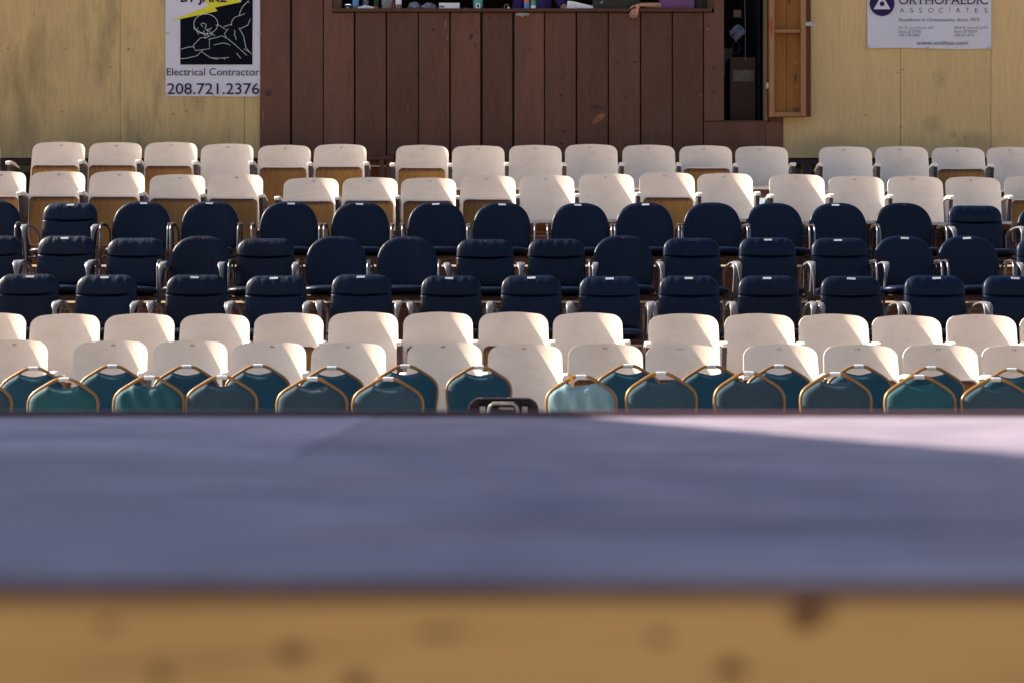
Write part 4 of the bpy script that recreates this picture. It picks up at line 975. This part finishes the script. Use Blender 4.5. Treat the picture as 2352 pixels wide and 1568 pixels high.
# crumpled bags
def crumple(px, w_, h, label, seed, mat):
    o = put('plastic_bag', label, 'bag', px, yC + .05); rg = random.Random(seed); mb = MB(); rings = []; n, m_ = 26, 12
    ph = [rg.uniform(0, 6) for _ in range(6)]
    for k in range(m_ + 1):
        a = math.pi * k / m_; row = []
        for j in range(n):
            t = 2 * math.pi * j / n; rad = 1 + .14 * math.sin(5 * t + ph[0] + a * 3) + .10 * math.sin(9 * t + ph[1] - a * 5) + rg.uniform(-.07, .07)
            row.append((w_ * math.sin(a) * math.cos(t) * rad, .06 * math.sin(a) * math.sin(t) * rad, max(0, h * .5 * (1 - math.cos(a)) * (1 + .12 * math.sin(3 * t + ph[2])))))
        rings.append(row)
    mb.grid(rings, 0, cu=True); link('bag_film', mb.mesh('bag_film', [mat], 30), o)
M['film'] = paint('clear_film', (.22, .24, .33), .22, .6, 25, .6); 
crumple(951, .06, .085, 'crumpled clear bag of small things next to a water bottle', 4, M['film'])
crumple(984, .075, .08, 'crumpled clear plastic bag beside the white card', 9, M['film'])
o = put('card', 'white printed card standing upright on the counter', 'card', 1032)
mb = MB(); mb.box(-.104, .104, 0, .004, 0, .076); link('card_sheet', mb.mesh('card_sheet', [M['paper']], 0), o)
mb = MB(); mb.box(.02, .09, -.0015, -.0005, .006, .009); link('print', mb.mesh('print', [flat('grey_line_print', (.20, .20, .32))], 0), o)
mb = MB(); mb.prism([(-.075 + .028 * math.cos(t), .038 + .012 * math.sin(t)) for t in [k * math.pi / 8 for k in range(16)]], -.0015, -.0005); link('print', mb.mesh('print', [flat('grey_print', (.20, .20, .32))], 0), o)
o = put('snack_wrapper', 'small pale and blue wrappers lying beside the card', 'wrapper', 1075, yC - .02)
mb = MB()
for x, r in ((-.04, .012), (-.02, .014), (.0, .010)): mb.lathe([(0, 0), (r, .002), (r, r), (r * .5, r * 1.5), (0, r * 1.6)], x, 0, 0, 8)
link('pale_wrapper', mb.mesh('pale_wrapper', [flat('grey_wrap', (.25, .25, .3))], 30), o)
mb = MB(); mb.lathe([(0, 0), (.018, .001), (.016, .012), (0, .014)], .032, 0, 0, 10); link('blue_wrapper', mb.mesh('blue_wrapper', [M['blueL']], 30), o)
o = put('tumbler', 'tall teal tumbler with a round sticker on the counter', 'tumbler', 1098)
mb = MB(); mb.lathe([(0, 0), (.043, 0), (.046, .01), (.054, .19), (.055, .20), (0, .20)]); link('tumbler_body', mb.mesh('tumbler_body', [paint('teal_enamel', (.06, .33, .34), .3, .05, 8)], 50), o)
mb = MB(); mb.prism([(.0 + .024 * math.cos(t), .035 + .03 * math.sin(t)) for t in [k * math.pi / 10 for k in range(20)]], -.0535, -.052); link('sticker', mb.mesh('sticker', [M['paper']], 0), o)
mb = MB(); mb.prism([(.002 + .011 * math.cos(t), .035 + .019 * math.sin(t)) for t in [k * math.pi / 8 for k in range(16)]], -.0548, -.0536); link('sticker_print', mb.mesh('sticker_print', [M['purple']], 0), o)
mb = MB(); mb.lathe([(.056, .198), (.057, .198), (.057, .212), (0, .214)]); link('lid', mb.mesh('lid', [M['black']], 50), o)
o = put('charger', 'white plug charger with thin looped cable on the counter', 'charger', 1168, yC - .02)
mb = MB(); mb.box(-.012, .012, -.01, .01, 0, .028); mb.box(.013, .03, -.01, .01, 0, .014); link('plug', mb.mesh('plug', [M['capw']], 40, .002), o)
mb = MB(); mb.tube([(0, 0, .028), (-.004, 0, .05), (-.02, 0, .062), (-.038, .01, .05), (-.045, .02, .02), (-.05, .05, .003)], .0016, 6); link('cable', mb.mesh('cable', [M['capw']], 60), o)
o = put('saucer', 'thin white lid lying flat beside the green bottle', 'lid', 1245)
mb = MB(); mb.lathe([(0, 0), (.03, 0), (.038, .006), (.037, .008), (0, .005)]); link('saucer_body', mb.mesh('saucer_body', [M['paper']], 50), o)
o = put('router', 'white wedge-shaped console with curved dotted pattern on the counter', 'console', 1332, yC)
mb = MB(); prof = [(-.137, .0), (-.125, .098), (-.06, .09), (.132, .045), (.137, .014), (.07, .012), (.04, .022), (.015, .026), (-.01, .018), (-.03, 0)]
mb.prism(prof, 0, .10); link('console_body', mb.mesh('console_body', [M['paper']], 30, .002), o)
mb = MB()
for R_ in (.03, .045):
    for k in range(12):
        t = math.radians(10 + k * 15); x, z = -.075 + R_ * math.cos(t), .030 + R_ * math.sin(t)
        if z < .075: mb.box(x - .0022, x + .0022, -.0012, -.0004, z - .0022, z + .0022)
link('dot_pattern', mb.mesh('dot_pattern', [flat('grey_dots', (.16, .16, .22))], 0), o)
o = put('laptop', 'black open laptop with pale front edge between console and hand', 'laptop', 1420, yC + .04)
mb = MB(); mb.box(-.26, .22, .02, .26, 0, .014); mb.prism([(-.26, .016), (.22, .016), (.22, .30), (-.26, .30)], .0, .012); link('laptop_body', mb.mesh('laptop_body', [M['black']], 30, .002), o)
mb = MB(); mb.box(-.235, .01, -.06, -.05, 0, .005); link('edge_strip', mb.mesh('edge_strip', [M['capw']], 0), o)
mb = MB(); mb.prism([(-.18, .075), (-.16, .082), (-.15, .1), (-.165, .105), (-.185, .09)], -.003, -.001); link('glint_patch', mb.mesh('glint_patch', [flat('teal_glint', (.1, .3, .3))], 0), o)  # teal gleam on the lid, painted as a coloured patch
o = put('storage_tub', 'purple plastic tub at the right end of the counter', 'tub', 1556, yC - .01)
mb = MB(); mb.prism([(-.170, .0), (.172, .0), (.180, .22), (-.182, .22)], 0, .24); link('tub_body', mb.mesh('tub_body', [paint('purple_plastic', (.13, .045, .17), .5, .12, 5, .1)], 30, .012), o)
mb = MB(); mb.box(-.19, .19, -.012, .25, .22, .245); link('lid', mb.mesh('lid', [flat('purple_lid', (.10, .03, .14))], 30, .006), o)
o = put('vent_grille', 'black louvred speaker grille beside the purple tub', 'grille', 1611, yC + .02)
mb = MB(); mb.box(-.05, .045, .01, .03, 0, .25)
for k in range(11): mb.box(-.047, .042, 0, .012, .008 + k * .022, .018 + k * .022)
link('grille_body', mb.mesh('grille_body', [M['black']], 0), o)

# inside the side opening
dI = 18.55
o = empty('cardboard_box', (X(1706, dI), dI, ZDO - .012)); tag(o, 'tall closed cardboard box with tape label inside the dark side opening', 'box')
hw_ = X(1735, dI) - X(1706, dI); hh = Z(132, dI) - ZDO + .012
mb = MB(); mb.box(-hw_, hw_, 0, .4, 0, hh); link('carton', mb.mesh('carton', [paint('brown_carton', (.085, .055, .04), .8, .1, 5)], 30, .004), o)
mb = MB(); mb.box(-hw_ + .03, hw_ - .02, -.003, -.001, hh - .25, hh - .135); link('tape_label', mb.mesh('tape_label', [paint('tape', (.17, .15, .12), .4, .2, 15)], 0), o)
dB = 18.35
o = empty('carrier_bag', P(1695, 57, dB)); tag(o, 'pale blue translucent carrier bag hanging inside the side opening', 'bag')
mb = MB(); rings = []; rg = random.Random(5)
for k in range(13):
    t = k / 12; z = -t * .17; w2 = .012 + .055 * math.sin(min(1, t * 1.1) * math.pi) ** .8; row = []
    for j in range(18):
        a = 2 * math.pi * j / 18; r = w2 * (1 + .22 * math.sin(5 * a + t * 7) + rg.uniform(-.12, .12)); row.append((r * math.cos(a) - .02 * t, r * math.sin(a) * .6, z))
    rings.append(row)
mb.grid(rings, 0, cu=True); M['bagfilm'] = paint('blue_bag_film', (.10, .14, .26), .45, .4, 20, .5); link('bag_body', mb.mesh('bag_body', [M['bagfilm']], 40), o)
for s in (-1, 1):
    mb = MB(); mb.tube([(-.02, 0, -.165), (-.02 + s * .035, 0, -.21), (-.02 + s * .038, 0, -.26), (-.02 + s * .012, 0, -.30), (-.02, .0, -.305)], (.008, .003), 6); link('bag_handle', mb.mesh('bag_handle', [M['bagfilm']], 60), o)
o = empty('light_cord', P(1711, 0, 18.42)); tag(o, 'thin pale cord hanging down behind the carrier bag', 'cord')
mb = MB(); mb.tube([(0, 0, .9), (.004, 0, .3), (-.003, 0, 0), (.004, 0, -.3), (.006, 0, -.62)], .0025, 6); link('cord', mb.mesh('cord', [flat('pale_cord', (.35, .4, .4))], 60), o)
o = empty('wooden_block', P(1694, 41, 18.5)); tag(o, 'small tan wooden block on a shelf inside the dark side opening', 'block')
mb = MB(); mb.box(-.04, .04, 0, .08, 0, .08); link('block', mb.mesh('block', [flat('tan_wood', (.16, .11, .07))], 30, .004), o)
mb = MB(); mb.box(X(1655, 18.48), X(1716, 18.48), 18.46, 18.75, Z(42.5, 18.48), Z(41.2, 18.48)); part('shelf', mb, M['room'], booth, smooth=0)

# ================================================================== PEOPLE
def skin_mesh(name, verts, edges, radii, root, mat, sub=2):
    me = bpy.data.meshes.new(name); me.from_pydata(verts, edges, [])
    o = bpy.data.objects.new(name, me); COL.objects.link(o)
    md = o.modifiers.new('skin', 'SKIN'); md.use_smooth_shade = True; md.branch_smoothing = .3
    for i, r in enumerate(radii):
        sv = me.skin_vertices[0].data[i]; sv.radius = r if isinstance(r, tuple) else (r, r); sv.use_root = (i == root)
    s = o.modifiers.new('sub', 'SUBSURF'); s.levels = sub; s.render_levels = sub
    dg = bpy.context.evaluated_depsgraph_get(); dg.update()
    m2 = bpy.data.meshes.new_from_object(o.evaluated_get(dg)); bpy.data.objects.remove(o)
    m2.name = name; m2.materials.clear(); m2.materials.append(mat)
    for p_ in m2.polygons: p_.use_smooth = True
    return m2
m, nt, b = newmat('skin'); p = coord(nt)
nt.links.new(ramp(nt, noise(nt, p, 14, 4), [(.3, (.42, .21, .14)), (.7, (.50, .27, .18))]), b.inputs['Base Color']); b.inputs['Roughness'].default_value = .5
b.inputs['Subsurface Weight'].default_value = .1; b.inputs['Subsurface Radius'].default_value = (.02, .008, .004); M['skin'] = m
def hand_nodes(V, E, R, wrist_i, org, fwd, side, up, curl=1.0, s=1.0):
    """adds palm, four fingers and thumb; fwd towards the fingertips, side towards the thumb, up = back of the hand"""
    def add(p, r, pr): V.append(tuple(p)); R.append(r); E.append((pr, len(V) - 1)); return len(V) - 1
    c = org + fwd * .035 * s; a = add(c, (.026 * s, .015 * s), wrist_i)
    pm = add(org + fwd * .070 * s, (.030 * s, .014 * s), a)
    for k, (off, ln, sp_) in enumerate(((.028, .072, .10), (.010, .080, .03), (-.009, .076, -.04), (-.027, .060, -.12))):
        base = org + fwd * (.092 - abs(off) * .25) * s + side * off * s; q = add(base, .0095 * s, pm); d_ = (fwd + side * sp_).normalized(); pos = base
        for j, fr_ in enumerate((.46, .30, .24)):
            ang = curl * (.28 + .34 * j); dd = d_ * math.cos(ang) - up * math.sin(ang); pos = pos + dd * ln * fr_ * s
            q = add(pos, (.0088 - .0012 * j) * s, q)
    t0 = org + fwd * .030 * s + side * .030 * s - up * .004; q = add(t0, .012 * s, a)
    for j, (ff, ss, r) in enumerate(((.020, .020, .011), (.028, .008, .0095), (.022, .002, .008))):
        t0 = t0 + (fwd * ff + side * ss - up * .006) * s; q = add(t0, r * s, q)
def person(loc, label, shirt, reach=None, sc=1.0, facing=-1, trousers=None, hair=(.03, .02, .015)):
    """standing figure; reach: [elbow, wrist, hand dir] in world space for the right-of-picture or left arm"""
    root = empty('person', loc); tag(root, label, 'person')
    V = [(0, 0, .95), (0, 0, 1.10), (0, .0, 1.28), (0, .01, 1.42), (0, 0, 1.50), (0, -.01, 1.56), (0, -.02, 1.66), (0, -.01, 1.74)]
    R = [(.150, .105), (.140, .10), (.165, .11), (.12, .085), (.055, .055), (.060, .065), (.082, .10), (.060, .075)]
    E = [(i, i + 1) for i in range(7)]
    def add(p_, r, pr): V.append(tuple(p_)); R.append(r); E.append((pr, len(V) - 1)); return len(V) - 1
    arms = []
    for s in (-1, 1):
        k = add((s * .095, 0, .86), .085, 0); k = add((s * .10, -.01, .50), .055, k); k = add((s * .10, .02, .10), .038, k); k = add((s * .105, -.12, .04), .03, k)
        sh_ = add((s * .185, .005, 1.41), .052, 3)
        if reach and reach[0] == s:
            el_, wr_, hd_, sd_ = [Vector(q) for q in reach[1:]]
        else:
            el_ = Vector((s * .25, -.03, 1.13)); wr_ = Vector((s * .20, -.20, 1.02)); hd_ = Vector((-s * .3, -1, -.2)).normalized(); sd_ = Vector((-s, 0, .1)).normalized()
        m1 = add(tuple(Vector(V[sh_]).lerp(el_, .5)), .043, sh_); k1 = add(tuple(el_), .038, m1); k2 = add(tuple(el_.lerp(wr_, .45)), .036, k1); k3 = add(tuple(wr_), (.026, .020), k2)
        up_ = hd_.cross(sd_).normalized()
        if up_.z < 0: up_ = -up_
        hand_nodes(V, E, R, k3, wr_, hd_, sd_, up_, 1.0); arms.append((Vector(V[sh_]), el_))
    V = [(x, y, z) for x, y, z in V]
    body = link('body', skin_mesh('body', V, E, R, 0, M['skin']), root)
    # face and hair
    mb = MB()
    for s in (-1, 1): mb.lathe([(0, -.008), (.009, -.004), (.009, .004), (0, .008)], s * .030, -.112, 1.665, 8)
    link('eyes', mb.mesh('eyes', [M['ink']], 60), root)
    mb = MB(); mb.tube([(0, -.112, 1.66), (0, -.130, 1.635), (0, -.115, 1.625)], [.007, .012, .009], 8); link('nose', mb.mesh('nose', [M['skin']], 60), root)
    hm = skin_mesh('hair', [(0, .0, 1.62), (0, .025, 1.70), (0, .0, 1.765)], [(0, 1), (1, 2)], [(.070, .070), (.088, .092), (.070, .085)], 1, flat('hair_colour', hair)); link('hair', hm, root)
    # clothes
    SV = [(0, 0, .90), (0, 0, 1.10), (0, .0, 1.28), (0, .01, 1.42), (0, .005, 1.455)]; SR = [(.165, .12), (.158, .118), (.182, .128), (.135, .10), (.07, .065)]; SE = [(0, 1), (1, 2), (2, 3), (3, 4)]
    for (a, e_) in arms:
        SV.append(tuple(a)); SR.append(.066); SE.append((3, len(SV) - 1)); SV.append(tuple(a.lerp(e_, .75))); SR.append(.060); SE.append((len(SV) - 2, len(SV) - 1))
    link('shirt', skin_mesh('shirt', SV, SE, SR, 0, shirt), root)
    TV = [(0, 0, .93), (.1, 0, .84), (.102, -.01, .5), (.102, .02, .08), (-.1, 0, .84), (-.102, -.01, .5), (-.102, .02, .08)]; TE = [(0, 1), (1, 2), (2, 3), (0, 4), (4, 5), (5, 6)]; TR = [(.155, .115), .098, .075, .06, .098, .075, .06]
    link('trousers', skin_mesh('trousers', TV, TE, TR, 0, trousers or flat('dark_denim', (.02, .025, .05))), root)
    return root
ZF = ZDO - .012
# person in the violet shirt
pd = 18.62
p1 = person((X(1236, pd), pd, ZF), 'person in a violet T-shirt with yellow letters standing behind the counter', M['violet'],
            reach=(1, (.30, -.10, 1.19), (.24, -.32, 1.155), (-.8, -.55, -.05), (-.5, .8, .1)))
tz = ZC - ZF
me = text_mesh('Mc', -.10, -.055, tz + .015, tz + .045, -.135, weight=.02); me.materials.clear(); me.materials.append(flat('gold_print', (.55, .33, .05)))
link('shirt_lettering', me, p1)
# person on the right whose hand hangs over the counter edge
pd2 = 18.62; px_ = X(1600, pd2)
wr = P(1469, 12, D_W - .035) - Vector((px_, pd2, ZF)); wr.z = ZC - ZF + .040
el = Vector((X(1538, 18.2) - px_, 18.24 - pd2, ZC - ZF + .052))
p2 = person((px_, pd2, ZF), 'person in a dark sleeve with one bare hand draped over the counter edge', flat('dark_shirt', (.015, .012, .03), .8),
            reach=(-1, el, wr, Vector((-.48, -.30, -.82)).normalized(), Vector((-.84, -.02, .50)).normalized()))
